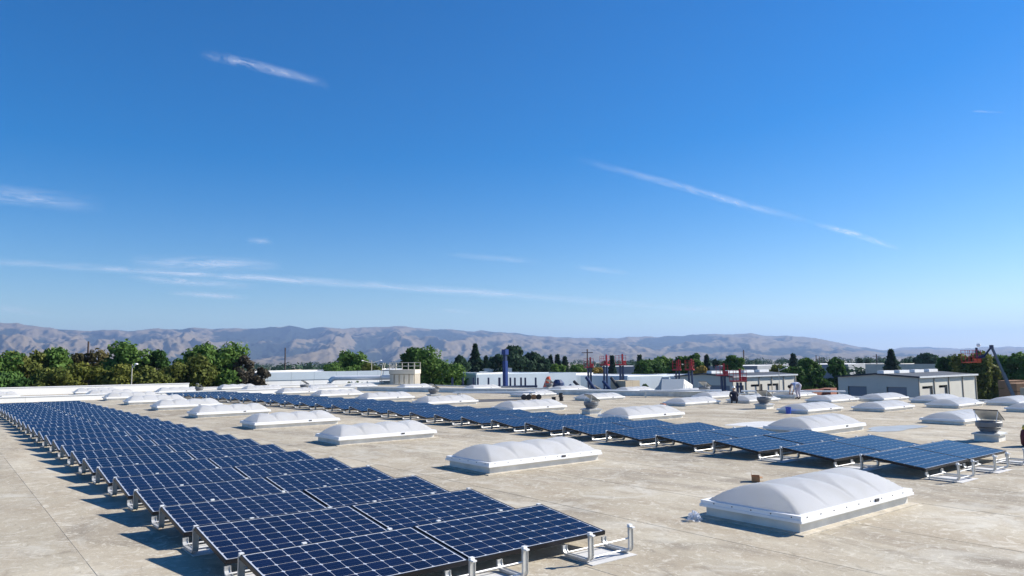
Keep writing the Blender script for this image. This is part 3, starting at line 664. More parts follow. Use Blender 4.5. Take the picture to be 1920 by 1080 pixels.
# ------------------------------------------------------------------ trees
def leaves(name,P,Nrm,size,mt,parent,elong=1.):
    n=len(P); 
    a=RNG.normal(size=(n,3)); t1=np.cross(Nrm,a); t1/=np.linalg.norm(t1,axis=1)[:,None]+1e-9; t2=np.cross(Nrm,t1)
    s=(size*(.6+.8*RNG.random(n)))[:,None]
    V=np.concatenate([P-t1*s*elong,P-t2*s*.55,P+t1*s*elong,P+t2*s*.55],1).reshape(-1,3)
    me=bpy.data.meshes.new(name); me.vertices.add(4*n); me.vertices.foreach_set('co',V.astype(np.float32).ravel())
    me.loops.add(4*n); me.loops.foreach_set('vertex_index',np.arange(4*n,dtype=np.int32)); me.polygons.add(n)
    me.polygons.foreach_set('loop_start',np.arange(0,4*n,4,dtype=np.int32)); me.update(calc_edges=True); me.materials.append(mt)
    return link(name,me,parent)
def tree(px0,px1,ytop,dist,kind,label,name='tree',n=3000,ybot=None,group=None,shape='round',lobes=26,leaf=None,conifer=False,dens=1.):
    cx=(px0+px1)/2; top=at(cx,ytop,dist); wpx=(px1-px0)*dist/FPX*(2.3 if conifer else 1.12); Ht=top.z-GZ; Wd=wpx
    base=Vector((top.x,top.y,GZ)); e=empty(name,base,random.uniform(0,6),label,'tree',group)
    leaf=leaf or max(.14,dist*.0023); n=int(n*(2.4 if conifer else 1.55))
    trunk=MB(); r0=max(.12,Ht*.022)
    if conifer:
        trunk.tube([(0,0,0),(0,0,Ht*.5),(0,0,Ht*.97)],[r0,r0*.6,.03],7).build('trunk',M_TRUNK,e)
        h=RNG.random(n)**.8; tier=np.floor(h*16)/16; fr=(h*16)%1
        rad=Wd/2*(1-h)**1.05*(.35+.65*(1-fr*.55))*(.55+.45*RNG.random(n)**.5)*(1+.25*np.sin(tier*57))
        an=RNG.random(n)*2*np.pi; br=np.floor(an/(2*np.pi)*9); an=(br+.5+RNG.normal(size=n)*.22)/9*2*np.pi+tier*11
        z=Ht*(.08+.9*h)-rad*.25
        P=np.stack([rad*np.cos(an),rad*np.sin(an),z],1); Nn=np.stack([np.cos(an)*.5,np.sin(an)*.5,np.ones(n)],1)+RNG.normal(size=(n,3))*.5
        Nn/=np.linalg.norm(Nn,axis=1)[:,None]; leaves('crown',P,Nn,leaf,LEAF[kind],e,1.3); return e
    cz0=Ht*.30 if shape!='bush' else Ht*.08; 
    ch=Ht-cz0; ctr=np.array([0,0,cz0+ch*.5])
    trunk.tube([(0,0,0),(.1,0,cz0*.8),(0,.1,cz0+ch*.35)],[r0,r0*.75,r0*.4],8)
    L=[]
    for i in range(lobes):
        a=random.uniform(0,2*math.pi); zz=random.uniform(-.92,.9); rad=math.sqrt(max(0,1-abs(zz)**2.2))*random.uniform(.35,.82)
        lc=ctr+np.array([math.cos(a)*rad*Wd/2,math.sin(a)*rad*Wd/2,zz*ch*.42]); lr=random.uniform(.20,.34)*min(Wd,ch*1.2)*.62
        L.append((lc,lr))
        if i%4==0: trunk.tube([(0,0,cz0*.75),tuple(lc*np.array([.5,.5,1])-np.array([0,0,lr*.6])),tuple(lc)],[r0*.45,r0*.25,.02],5)
    trunk.build('trunk',M_TRUNK,e)
    tot=sum(l[1]**2 for l in L); Ps=[];Ns=[]
    for lc,lr in L:
        k_=int(n*lr*lr/tot); d=RNG.normal(size=(k_,3)); d/=np.linalg.norm(d,axis=1)[:,None]
        rr=lr*(.45+.6*RNG.random(k_)**.55)*(1+.18*np.sin(d[:,0]*7+lc[0])*np.cos(d[:,2]*6+lc[1]))
        p=lc+d*rr[:,None]*np.array([1,1,.82]); nn=d+RNG.normal(size=(k_,3))*.55; nn/=np.linalg.norm(nn,axis=1)[:,None]
        Ps.append(p);Ns.append(nn)
    P=np.concatenate(Ps);Nn=np.concatenate(Ns); ok=(P[:,2]>.3)
    leaves('crown',P[ok],Nn[ok],leaf,LEAF[kind],e,1.); return e
GL='trees beyond the left parapet'
T=tree
T(-70,18,640,88,'mid','dark leafy tree cut off by the left picture edge',group=GL,n=5000)
T(14,80,648,92,'olive','broad olive green tree second from the left picture edge',group=GL,n=5000)
T(74,142,649,94,'mid','rounded green tree left of the rust tinged crown',group=GL,n=5000)
T(128,200,657,104,'rust','rust tinged tree crown below the left utility pole',group=GL,n=4000)
T(-10,70,690,80,'dark','low dark shrubby tree at the left edge just above the parapet',group=GL,n=4500,shape='bush')
T(58,140,686,79,'olive','low olive shrub tree above the left part of the parapet',group=GL,n=4500,shape='bush')
T(112,200,676,80,'yellow','yellow-green bushy tree left of the thin light pole',group=GL,n=5500,shape='bush')
T(180,268,677,80,'yellow','yellow-green bushy tree directly behind the thin light pole',group=GL,n=5500,shape='bush')
T(196,292,641,97,'mid','tall rounded tree behind the yellow-green bushes',group=GL,n=6000)
T(270,318,650,95,'dark','narrow dark crown right of the tall rounded tree',group=GL,n=3500)
T(252,330,680,80,'olive','low olive tree right of the thin light pole',group=GL,n=5000,shape='bush')
T(300,396,664,82,'olive','spreading olive green tree left of the big round tree',group=GL,n=6500,shape='bush')
T(352,456,639,86,'mid','big round green tree, tallest of the left group',group=GL,n=8500,lobes=34)
T(330,380,660,100,'dark','dark tree top peeping out left of the big round tree',group=GL,n=3000)
T(428,476,656,84,'bare','thin purple-brown half bare tree right of the big round tree',group=GL,n=1700,lobes=18)
T(460,502,664,86,'bare','purple-brown half bare shrub tree by the white building',group=GL,n=1700,lobes=18)
T(618,694,657,105,'mid','upright light green tree behind the silver duct',n=4500)
T(672,716,677,100,'olive','small green tree right of the upright tree above the duct',n=3000)
T(768,872,646,100,'mid','big dense green tree right of the cream dust collector',n=8500,lobes=36,shape='bush')
T(752,800,645,108,'dark','dark tree top behind the dust collector railing',n=4000)
T(845,880,662,120,'blue','dark narrow tree at the right of the big dense tree',n=2500)
T(874,908,644,150,'blue','tall dark conifer right of the big dense tree',conifer=True,n=2600)
T(896,926,668,160,'blue','short dark conifer next to the tall conifer',conifer=True,n=1600)
T(918,950,662,150,'blue','dark tree left of the blue mast',n=2200)
T(934,992,651,165,'blue','tall dark eucalyptus like tree behind the blue mast',n=4500)
T(975,1014,660,170,'blue','dark tree right of the blue mast',n=3000)
T(1002,1032,664,175,'blue','dark tree between mast and pointed conifers',n=2200)
T(1024,1040,667,180,'blue','pointed conifer, left one of three',conifer=True,n=1200)
T(1036,1054,665,180,'blue','pointed conifer, middle one of three',conifer=True,n=1200)
T(1050,1068,669,180,'blue','pointed conifer, right one of three',conifer=True,n=1200)
T(1030,1064,681,150,'mid','green bush tree below the pointed conifers',n=2000,shape='bush')
T(1062,1100,682,150,'mid','low green tree left of the lift masts',n=2200,shape='bush')
T(1106,1136,684,150,'gold','small yellowish tree between the lift masts',n=1800,shape='bush')
T(1142,1153,667,230,'blue','far slim conifer between the lift baskets',conifer=True,n=900)
T(1194,1204,666,260,'blue','far slim conifer right of the lift baskets',conifer=True,n=800)
T(634,694,711.5,76,'dark','low dark hedge of foliage behind the silver duct',n=3500,shape='bush')
T(1186,1246,676,140,'dark','wide dark green tree right of the three lift masts',n=4500,shape='bush')
T(1212,1262,667,150,'mid','dark green tree behind the wide dark tree',n=3500)
T(1262,1300,668,150,'mid','green tree behind the left red basket',n=3000)
T(1288,1318,660,150,'mid','tall light green tree behind the right red basket',n=3200)
T(1300,1330,684,135,'gold','small orange-yellow tree above the left shed roof',n=1600,shape='bush')
T(1319,1330,666,200,'blue','small far conifer above the white roofs',conifer=True,n=900)
T(1335,1352,672,200,'blue','small round dark tree above the white roofs',n=1200)
T(1356,1394,665,150,'mid','rounded green tree left of the right utility pole',n=4000)
T(1478,1496,664,210,'blue','small dark conifer above the hedge trees',conifer=True,n=1200)
T(1425,1476,682,130,'olive','low green tree behind the street lamp',n=3500,shape='bush')
T(1462,1512,684,128,'dark','low dark green tree between the sheds, left',n=3500,shape='bush')
T(1500,1534,669,130,'mid','upright green tree between the two sheds',n=3200)
T(1505,1550,690,122,'dark','low dark bush tree between the two sheds',n=3200,shape='bush')
T(1546,1588,668,128,'dark','dark green tree at the left corner of the right shed',n=4200,shape='bush')
T(1658,1682,656,190,'blue','pointed dark redwood behind the right shed',conifer=True,n=2600)
T(1716,1754,664,220,'blue','blue-green tree crown far behind the right shed',n=2400)
T(1760,1794,664,140,'dark','dark tree behind the right shed end',n=3500,shape='bush')
T(1792,1858,660,120,'olive','large olive green tree below the red boom basket',n=7000,shape='bush',lobes=32)
T(1846,1896,664,130,'mid','green tree behind the big boom arm',n=5000,shape='bush')
T(1884,1950,658,130,'mid','green tree cut off by the right picture edge',n=5500,shape='bush')
T(1192,1222,709,74,'dark','dark round shrub in front of the white building',n=3500,shape='bush')
for px,d in ((1612,300),(1627,300),(1705,320)):
    T(px-5,px+5,672+random.uniform(-2,2),d,'blue',{1612:'tiny far tree left of the redwood',1627:'second tiny far tree left of the redwood',1705:'tiny far tree right of the redwood'}[px],n=500,lobes=8)
# the far belt of trees across the valley floor reads as one mass
Ps=[];Ns=[]
for i in range(620):
    px=random.uniform(-150,2080); d=random.uniform(240,1500); b=at(px,690,d); hh=random.uniform(4,8)*(1 if d<900 else 1.3); ww=random.uniform(3,7)
    k_=110; dd=RNG.normal(size=(k_,3)); dd/=np.linalg.norm(dd,axis=1)[:,None]
    p=np.array([b.x,b.y,GZ+hh*.55])+dd*np.array([ww,ww,hh*.5])*(.6+.45*RNG.random((k_,1))); Ps.append(p);Ns.append(dd+RNG.normal(size=dd.shape)*.3)
P=np.concatenate(Ps);Nn=np.concatenate(Ns);Nn/=np.linalg.norm(Nn,axis=1)[:,None]
o=leaves('far_tree_belt',P,Nn,.85,LEAF['blue'],None); tag(o,'far hazy belt of trees across the valley floor','trees',kind='stuff')

# ------------------------------------------------------------------ buildings
M_GREYM=mat('grey_metal_siding',(.64,.61,.52),.55,0,.05,.6)
M_BLUEM=mat('cladding_and_wall_shade',(.5,.57,.62),.5,0,.06,.6)  # real cladding tone, also paints the shade on two white walls
M_ROOFD=mat('dark_metal_roof',(.035,.045,.06),.7,0,.12,.5)
M_TAN=mat('tan_plaster',(.52,.43,.3),.8,0,.08,.8)
M_ROOFW=mat('white_roofing',(.78,.77,.74),.7,0,.08,.5)
M_DOORW=mat('pale_roller_door',(.62,.58,.5),.5,0,.05,1)
M_GREYB=mat('grey_block',(.25,.27,.3),.8,0,.08,.5)
def frame_of(p0,p1):
    a=math.atan2(p1.y-p0.y,p1.x-p0.x); return a,(Vector((p1.x,p1.y,0))-Vector((p0.x,p0.y,0))).length
def shed(label,pc,rz,wg,wl,ze,rise,doors_g,doors_l,vents):
    # corner at pc; gable wall runs along local -X from the corner, long wall along local +Y.. built in local axes
    e=empty('metal_shed',(pc.x,pc.y,GZ),rz,label,'building','metal sheds beyond the roof'); h=ze-GZ
    def ribbed(n_,x0,x1,fn,parent):    # siding bays as separate panels
        for i in range(n_):
            a=x0+(x1-x0)*i/n_; b=x0+(x1-x0)*(i+1)/n_; fn(a,b)
    # gable wall at y=0 plane (outside -Y), x in [-wg,0]
    g=MB(); ds=sorted(doors_g)
    xs=[-wg]+[v for d in ds for v in (d[0],d[1])]+[0]
    def gz(x): return h+rise*(1-abs((x+wg/2)/(wg/2)))
    for i in range(0,len(xs)-1):
        x0,x1=xs[i],xs[i+1]; isdoor=i%2==1; zb=ds[i//2][3] if isdoor else 0
        mids=[x0]+([-wg/2] if x0<-wg/2<x1 else [])+[x1]
        for a,b in zip(mids,mids[1:]):
            g.quad([(a,0,zb),(b,0,zb),(b,0,gz(b)),(a,0,gz(a))])
            if isdoor and ds[i//2][2]>0: g.quad([(a,0,0),(b,0,0),(b,0,ds[i//2][2]),(a,0,ds[i//2][2])])
    g.build('gable_wall',M_GREYM,e)
    l=MB(); ds2=sorted(doors_l); ys=[0]+[v for d in ds2 for v in (d[0],d[1])]+[wl]
    for i in range(len(ys)-1):
        y0,y1=ys[i],ys[i+1]; zb=ds2[i//2][3] if i%2 else 0
        l.quad([(0,y0,zb),(0,y1,zb),(0,y1,h),(0,y0,h)])
    l.quad([(-wg,0,0),(-wg,wl,0),(-wg,wl,h),(-wg,0,h)]); l.quad([(-wg,wl,0),(0,wl,0),(0,wl,h),(-wg/2,wl,h+rise),(-wg,wl,h)])
    l.build('side_wall',M_GREYM,e)
    r=MB()
    for sx in (0,1):
        xa,xb=(-wg-.25,-wg/2) if sx==0 else (.25,-wg/2)
        za=h-.25*rise/(wg/2); r.quad([(xa,-.25,za+.03),(xb,-.25,h+rise+.03),(xb,wl+.25,h+rise+.03),(xa,wl+.25,za+.03)]); r.quad([(xa,-.25,za-.15),(xb,-.25,h+rise-.15),(xb,-.25,h+rise+.03),(xa,-.25,za+.03)])
    rf=r.build('roof',M_ROOFD,e); MB().box(.25,-.25,h-.18,.33,wl+.25,h+.02).build('gutter',M_DUCT,rf)
    for y,s in vents: MB().cbox((-wg*.42,y,h+rise*.85+.2),(.8,s,.36)).build('roof_light',M_RIM,rf)
    nb=len(ds2)+2
    for i in range(nb+1): MB().box(.002,wl*i/nb-.07,0,.10,wl*i/nb+.07,h-.2).build('downpipe',M_CREAMD,e)
    for d in ds: 
        dr=MB().quad([(d[0],.25,0),(d[1],.25,0),(d[1],.25,d[3]),(d[0],.25,d[3])]).build('door',M_DARK,e)  # dark sheet painted as the shade inside the open gable doorway
        MB().box(d[0]+.05,.12,d[3]*.55,d[1]-.05,.18,d[3]).build('shutter',M_GREYB,dr)
    for d in ds2:
        dr=MB().quad([(-.6,d[0],0),(-.6,d[1],0),(-.6,d[1],d[3]),(-.6,d[0],d[3])]).build('door',M_DARK,e)  # dark sheet behind the side opening, interior shade put in as colour
        MB().box(-.25,d[0]+.1,d[3]*.62,-.18,d[1]-.25,d[3]-.3).build('shutter',M_DOORW,dr)
        MB().box(-.6,d[0]-.0,d[3]-.02,-.02,d[1],d[3]+.02).box(-.6,d[1]-.02,0,-.02,d[1]+.0,d[3]).build('door_frame',M_CREAMD,dr)
    return e
ZE=-.42
# right shed
def shed_at(label,pxc,pyc,pxl,pxr,d,dg,dl,vents):
    pc=at(pxc,pyc,d); hl,hr=hdir(pxl),hdir(pxr); wg=pc.x*hl.y/hl.x-pc.y; wl=pc.y*hr.x/hr.y-pc.x
    return shed(label,pc,-R(90),wg,wl,ZE,.36,[(-wg*(1-a),-wg*(1-b),0,h_) for a,b,h_ in dg],[(wl*a,wl*b,0,h_) for a,b,h_ in dl],[(wl*a,wl*.16) for a in vents])
shed_at('grey metal shed with two open roller doors on its lit right wall',1721,701,1570,1827,100,[(.13,.37,3.9),(.62,.86,3.9)],[(.055,.225,4.0),(.33,.475,4.0)],(.05,.3,.55,.8))
shed_at('grey metal shed with several half open doors, left of the other shed',1373,702,1268,1490,104,[(.55,.95,3.9)],[(.04,.16,3.9),(.27,.45,3.95),(.53,.71,3.95)],(.1,.35,.6,.85))
def block(name,label,p0,p1,depth,z1,mt,cat='building',n=0,winrow=None,z0=None,rise=0,roofm=None,parts=None,bands=None):
    """box building whose visible face runs p0->p1"""
    a,L=frame_of(p0,p1); z0=GZ if z0 is None else z0
    e=empty(name,(p0.x,p0.y,z0),a,label,cat); h=z1-z0; npan=max(1,n)
    for i in range(npan):
        x0,x1=L*i/npan,L*(i+1)/npan; g_=.012 if npan>1 else 0
        MB().box(x0+g_,0,0,x1-g_,.18,h).build('wall_panel',mt,e)
    if npan>1: MB().box(.02,.03,0,L-.02,.16,h-.02).build('wall_core',M_GREYB,e)
    MB().box(0,.182,0,.18,depth,h-.003).box(L-.18,.182,0,L,depth,h-.003).box(.182,depth-.18,0,L-.182,depth,h-.003).build('wall',mt,e)
    MB().box(.05,.19,h-.35,L-.05,depth-.05,h-.12).build('roof',roofm or M_ROOFW,e)
    for (b0,b1,bm) in (bands or []): 
        for i in range(npan): MB().box(L*i/npan+.012,-.06,b0-z0,L*(i+1)/npan-.012,-.002,b1-z0).build('cladding_panel',bm,e)
    for (wx,wz,ww,wh) in (winrow or []):
        wn=MB().box(wx-.06,-.05,wz-.06,wx+ww+.06,-.004,wz).box(wx-.06,-.05,wz+wh,wx+ww+.06,-.004,wz+wh+.06).box(wx-.06,-.05,wz,wx,-.004,wz+wh).box(wx+ww,-.05,wz,wx+ww+.06,-.004,wz+wh).build('window',M_GREYB,e)
        MB().box(wx,-.02,wz,wx+ww,-.003,wz+wh).build('pane',M_GLASS,wn)
    return e
def ax(px0,px1,d):
    p=at(px0,690,d); h=hdir(px1); return p,Vector((p.y*h.x/h.y,p.y,0))
def ay(px0,px1,d):
    p=at(px1,690,d); h=hdir(px0); return Vector((p.x,p.x*h.y/h.x,0)),p
# white building with blue-grey upper cladding behind the parapet
block('warehouse','long white building with blue-grey upper cladding behind the parapet',*ax(455,745,86),24,at(600,697,88).z,M_WHITE,n=7,bands=[(at(600,711.5,88).z,at(600,697,88).z,M_BLUEM)],winrow=[(8.2,2.4,.35,1.2),(9.2,2.4,.35,1.2),(10.8,2.4,.35,1.2)])
# building with gable right of the big tree
block('workshop','white workshop with a shaded left wall behind the storage racks',*ay(846,893,98),18,at(870,702,101).z,M_BLUEM,n=3)  # white wall coloured blue-grey to paint in its shade
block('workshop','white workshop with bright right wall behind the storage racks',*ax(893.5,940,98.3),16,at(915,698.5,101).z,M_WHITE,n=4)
block('warehouse','long low white building behind the blue mast',*ax(938,1112,108),22,at(1025,700,117).z,M_WHITE,n=6,winrow=[(3.3,2.2,.5,2.0)])
block('warehouse','low white flat roofed building right of the lift masts',*ay(1088,1176,106),20,at(1130,705,112).z,M_BLUEM,n=4)  # shade on this white building's near side is put into the wall colour
block('warehouse','white building with a small window and a grey roller door',*ax(1176.5,1262,106.3),18,at(1220,704,107).z,M_WHITE,n=3,winrow=[(4.8,2.3,.75,.85)])
block('hut','small tan hut with a flat roof beside the dark shrub',*ax(1172,1199,80),2.2,at(1186,713.5,81).z,M_TAN,n=2)
block('warehouse','wide grey warehouse far behind the left shed',at(1395,684,260),at(1590,684,250),60,at(1490,683.5,255).z,M_GREYB,n=8)
block('warehouse','wide beige warehouse far behind the right shed',at(1622,683,215),at(1768,684,205),50,at(1690,682.5,210).z,M_CREAM,n=6)
block('warehouse','grey warehouse far behind the three lift baskets',at(1128,688,240),at(1192,688,240),40,at(1160,687,240).z,M_GREYB,n=4)
block('warehouse','low grey warehouse with white roof lights behind the left shed',at(1318,687,200),at(1420,687,195),40,at(1370,686,198).z,M_GREYB,n=5)
block('warehouse','long pale low roof far behind the silver duct',at(500,694,170),at(700,694,165),30,at(600,694.5,168).z,M_TAN,n=6)
block('warehouse','low pale roof far behind the dust collector and tree',at(700,692,150),at(960,692,150),30,at(800,692,150).z,M_ROOFW,n=6)
block('annex','small tan annex at the right picture edge',at(1912,729,70),at(1960,729,68),6,at(1930,727,70).z,M_TAN,n=2)
# rooftop units on the white buildings
k=0
for px,py,d,w_,h_ in ((975,694,125,1.2,.8),(990,693,125,1.0,.9),(1008,694,124,1.6,.7),(1036,693,122,1.3,1.0),(1052,695,120,1.8,.7),(1075,697,118,1.4,.7),(1206,701,112,.7,.6),(1222,700,112,1.0,.7),(1245,700,112,1.3,.7),(1262,699,112,.9,.8),(906,690,108,1.0,1.5),(885,692,112,2.2,.5)):
    p=at(px,py+3,d); e=empty('rooftop_unit',(p.x,p.y,p.z-h_-.35),HEAD*-1,f'small white rooftop unit, {ordn(k)} from the left on the low white roofs' if k else 'small white rooftop unit farthest left above the mast building','rooftop unit','small rooftop units'); k+=1
    MB().box(-w_/2,-.4,0,w_/2,.4,h_).build('casing',M_RIM,e); MB().box(-w_/2-.05,-.45,h_+.002,w_/2+.05,.45,h_+.08).build('lid',M_DUCT,e); MB().box(-w_/2+.1,-.42,.15,w_/2-.1,-.402,h_*.7).build('grille',M_GREYB,e)
k_lbl=['leftmost','second','third','fourth','fifth','sixth','seventh','eighth','ninth','tenth','eleventh','twelfth']
units=sorted([o for o in COL.objects if o.name.startswith('rooftop_unit')],key=lambda o:math.atan2(o.location.x,o.location.y))
for i,o in enumerate(units): o['label']=f'small white rooftop unit, {k_lbl[i]} of those on the low white roofs'
# cream dust collector with railing and ladder, duct
pd=at(759,722,66); a=math.atan2(hdir(759).y,hdir(759).x)-R(90)-R(14)
e=empty('dust_collector',(pd.x,pd.y,GZ),a,'cream ribbed dust collector with a railing on top','dust collector')
zt=at(759,693,66).z-GZ; zb=at(759,701,66).z-GZ; W_=2.2
MB().box(-W_/2,-.9,0,W_/2,1.2,zb).build('bin',M_CREAMD,e)
for i in range(5): MB().box(-W_/2+.02+i*.44,-1.0,0,-W_/2+.35+i*.44,-.902,zb-.05).build('rib',M_CREAM,e)
MB().box(-W_/2-.05,-1.05,zb+.002,W_/2+.05,1.25,zt).build('head_box',M_CREAM,e)
zr=at(759,680,66).z-GZ
for i in range(5):
    for yy in (-1.0,1.2): MB().box(-W_/2-.02+i*.55,yy-.025,zt,-W_/2+.03+i*.55,yy+.025,zr).build('rail_post',M_CREAM,e)
for zz in (zr,(zr+zt)/2):
    for yy in (-1.0,1.2): MB().box(-W_/2-.05,yy-.025,zz-.02,W_/2+.05,yy+.025,zz+.03).build('railing',M_CREAM,e)
MB().box(-W_/2-1.0,-.7,zb-1.4,-W_/2-.002,.9,zb-.6).build('inlet_box',M_CREAMD,e)
MB().box(-W_/2-.95,-.6,zt-.1,-W_/2-.06,.8,zt-.02).build('platform',M_GREYB,e)
for yy in (-.5,.1): MB().tube([(-W_/2-1.0,yy-1.4,zb-2.6),(-W_/2-.6,yy-.4,zr)],.03,6).build('ladder_rail',M_CREAM,e)
p0=at(618,709,66); p1=at(735,704.5,65.5); e=empty('duct',(p0.x,p0.y,-.55),0,'thick silver duct with an elbow leading to the dust collector','duct')
pz=at(660,708.5,66).z+.55; dv=Vector((p1.x-p0.x,p1.y-p0.y,0))
MB().tube([(0,0,0),(0,0,pz-.5)],.2,16).build('riser',M_DUCT,e,None,True,40)
MB().tube([Vector((0,0,pz-.5))]+[Vector((0,0,pz-.5))+dv.normalized()*(.5-.5*math.cos(q))+Vector((0,0,.5*math.sin(q))) for q in np.linspace(.2,math.pi/2,6)],.205,16).build('elbow',M_DUCT,e,None,True,40)
MB().tube([dv.normalized()*.5+Vector((0,0,pz)),dv+Vector((0,0,pz))],.198,16).build('main_run',M_DUCT,e,None,True,40)
for f_ in (.35,.6,.85):
    q=dv*f_; MB().tube([(q.x,q.y,0),(q.x,q.y,pz-.3)],.03,6).tube([(q.x+.5,q.y,0),(q.x,q.y,pz-.3)],.03,6).build('support_leg',M_GALV,e)
# tilted white roof unit
pu=at(1266,733,60); e=empty('roof_unit',(pu.x,pu.y,GZ),R(20),'large tilted off-white sheet metal unit in front of the left shed','roof unit')
hz=at(1266,712,60).z-GZ; hb=at(1266,733,60).z-GZ-1
M=Matrix.Translation((0,0,hb))@Matrix.Rotation(R(14),4,'Y')
MB().box(-.9,-.9,0,1.2,.9,hz-hb-.1,0,M).build('casing',M_ROOFW,e)
for i in range(5): MB().box(-.7+i*.36,-.96,.2,-.5+i*.36,-.902,hz-hb-.4,0,M).build('fin',M_RIM,e)
MB().box(-.5,-.4,-hb,.5,.4,-.02,0,Matrix.Translation((0,0,hb))).build('stand',M_GREYB,e)

# ------------------------------------------------------------------ lifts, racks, poles
def wheel(e,x,y,r):
    q=MB().lathe([(r*.55,-.14),(r,-.12),(r,.12),(r*.55,.14)],14); q.v=[(v[0]+x,v[2]+y,v[1]+r) for v in q.v]; w_=q.build('wheel',M_TYRE,e)
    q=MB().lathe([(r*.5,-.15),(r*.5,.15)],10); q.v=[(v[0]+x,v[2]+y,v[1]+r) for v in q.v]; q.build('hub',M_GREYB,w_)
def mast_lift(px,ptop,d,label,body_m,lean=0,w=1.0):
    b=at(px,ptop,d); e=empty('boom_lift',(b.x,b.y,GZ),random.uniform(-.5,.5)-HEAD,label,'boom lift','raised boom lifts in the yard'); H=b.z-GZ
    ch=MB().box(-1.3,-.75,.4,1.3,.75,1.15); ch.build('chassis',M_NAVY,e)
    for x in (-.9,.9):
        for y in (-.85,.85): wheel(e,x,y,.42)
    MB().box(-.9,-.6,1.16,.9,.6,1.75).build('turret',M_NAVY,e)
    zf=H-1.25
    for s in (-.2,.16): MB().box(s-.09,-.12,1.7,s+.09,.12,zf).build('mast',M_NAVY,e)
    MB().box(-.35,-.2,zf*.55,.3,.2,zf*.55+.3).build('collar',M_NAVY,e)
    bk=MB().box(-w/2-.1,-.45,zf+.05,w/2-.1,.45,zf+.2).build('basket_floor',body_m,e)
    for zz in (.55,.9,1.2):
        r=MB()
        for y in (-.43,.43): r.box(-w/2-.1,y-.015,zf+zz,w/2-.1,y+.015,zf+zz+.03)
        for x in (-w/2-.1,w/2-.15): r.box(x,-.43,zf+zz,x+.03,.43,zf+zz+.03)
        r.build('basket_rail',body_m,e)
    for x in (-w/2-.08,-.1,w/2-.15):
        for y in (-.43,.43): MB().box(x-.017,y-.017,zf+.2,x+.017,y+.017,zf+1.22).build('basket_post',body_m,e)
    MB().box(w/2-.6,-.47,zf+.22,w/2-.2,-.25,zf+.55).build('control_box',body_m,e); MB().box(.05,-.08,zf+.2,.2,.08,zf+1.4).build('head_frame',body_m,e)
    return e
for px,yt,d,l in ((1105,672,95,'boom lift with red basket, leftmost of the three tall masts'),(1135,667,92,'boom lift with red basket, middle of the three tall masts'),(1165,666,90,'boom lift with red basket, rightmost of the three tall masts'),
  (1270,676,92,'boom lift with red basket left of the left shed peak'),(1294,675,90,'boom lift with bright red basket before the left shed wall'),(1355,684,84,'boom lift with wide red basket in front of the shed corner')):
    mast_lift(px,yt,d,l,M_RED)
mast_lift(1385,694,80,'short boom lift with red basket before the shed doors',M_RED,0,1.5)
# blue column lift
b=at(947,655,86); e=empty('blue_mast',(b.x,b.y,GZ),.2,'tall bright blue mast standing behind the storage racks','mast'); H=b.z-GZ
MB().box(-.22,-.22,0,.22,.22,H*.85).build('column',M_BLUE,e); MB().box(-.17,-.17,H*.85,.17,.17,H*.96).build('upper_column',M_NAVY,e)
MB().box(-.29,-.29,H*.93,.29,.29,H).build('head',M_BLUE,e); MB().box(-1.2,-.9,.3,1.2,.9,1.0).build('base',M_NAVY,e)
# storage racks
def rack(px,d,label,nb=3):
    b=at(px,724,d); e=empty('storage_rack',(b.x,b.y,GZ),-HEAD,label,'storage rack','dark storage racks in the yard'); H=at(px,708,d).z-GZ; s=1.0
    for i in range(nb):
        x=(i-(nb-1)/2)*s*1.15; MB().box(x-.1,-.1,0,x+.1,.1,H).build('upright',M_NAVY,e)
        MB().box(x-.1,-1.2,0,x+.1,.1,.2).build('foot',M_NAVY,e)
        for z in (H*.55,H*.8): MB().box(x-.06,-1.1,z,x+.06,-.102,z+.1).build('arm',M_NAVY,e)
    for i in range(nb-1):
        x0=(i-(nb-1)/2)*s*1.15; x1=x0+s*1.15
        MB().tube([(x0,0,H*.48),(x1,0,H*.75)],.035,5).tube([(x0,0,H*.75),(x1,0,H*.48)],.035,5).build('cross_brace',M_RIM,e)
        for z in (H*.45,H*.78): MB().box(x0+.1,-.05,z,x1-.1,.05,z+.08).build('beam',M_NAVY,e)
    MB().box(-1.3,-1.05,H*.8+.102,1.3,-.3,H*.8+.3).build('stored_bar',M_NAVY,e)
rack(868,80,'dark storage rack before the shaded workshop wall'); rack(916,80,'dark storage rack before the bright workshop wall'); rack(957,80,'dark storage rack behind the blue mast'); rack(985,82,'dark storage rack right of the blue mast')
# stored machines and orange folded lift
def machine(px,d,label,m_,hh):
    b=at(px,728,d); e=empty('machine',(b.x,b.y,GZ),random.uniform(0,3),label,'machine','parked machines in the yard'); zt=at(px,718,d).z-GZ
    MB().box(-1.1,-.7,.45,1.1,.7,zt*.55).build('chassis',m_,e); MB().box(-.9,-.55,zt*.55+.002,.3,.55,zt*.8).build('engine_cover',m_,e)
    MB().tube([(-.6,0,zt*.8),(.9,0,zt*hh)],.16,8).build('boom',m_,e); MB().box(.6,-.45,zt*.62,1.3,.45,zt*.72).build('platform',M_GREYB,e)
    for x in (-.75,.75):
        for y in (-.8,.8): wheel(e,x,y,.45)
for i,(px,m_) in enumerate(((1076,M_NAVY),(1090,M_BLACKP),(1112,M_NAVY),(1126,M_BLACKP),(1142,M_NAVY),(1158,M_BLACKP))):
    machine(px,74+i*1.3,f'dark parked machine, {ordn(i)} from the left in the row below the masts',m_,.95+.08*(i%3))
b=at(1032,728,70); e=empty('folded_lift',(b.x,b.y,GZ),-HEAD+.3,'orange-red folded lift with a dark blue engine block','machine'); zt=at(1032,706,70).z-GZ; zb=at(1032,727,70).z-GZ
MB().tube([(-.9,0,zb-1.),(-.2,0,zt*.97),],.22,6).tube([(.2,0,zb-1.),(-.2,0,zt)],.18,6).build('folded_arm',M_ORANGE,e)
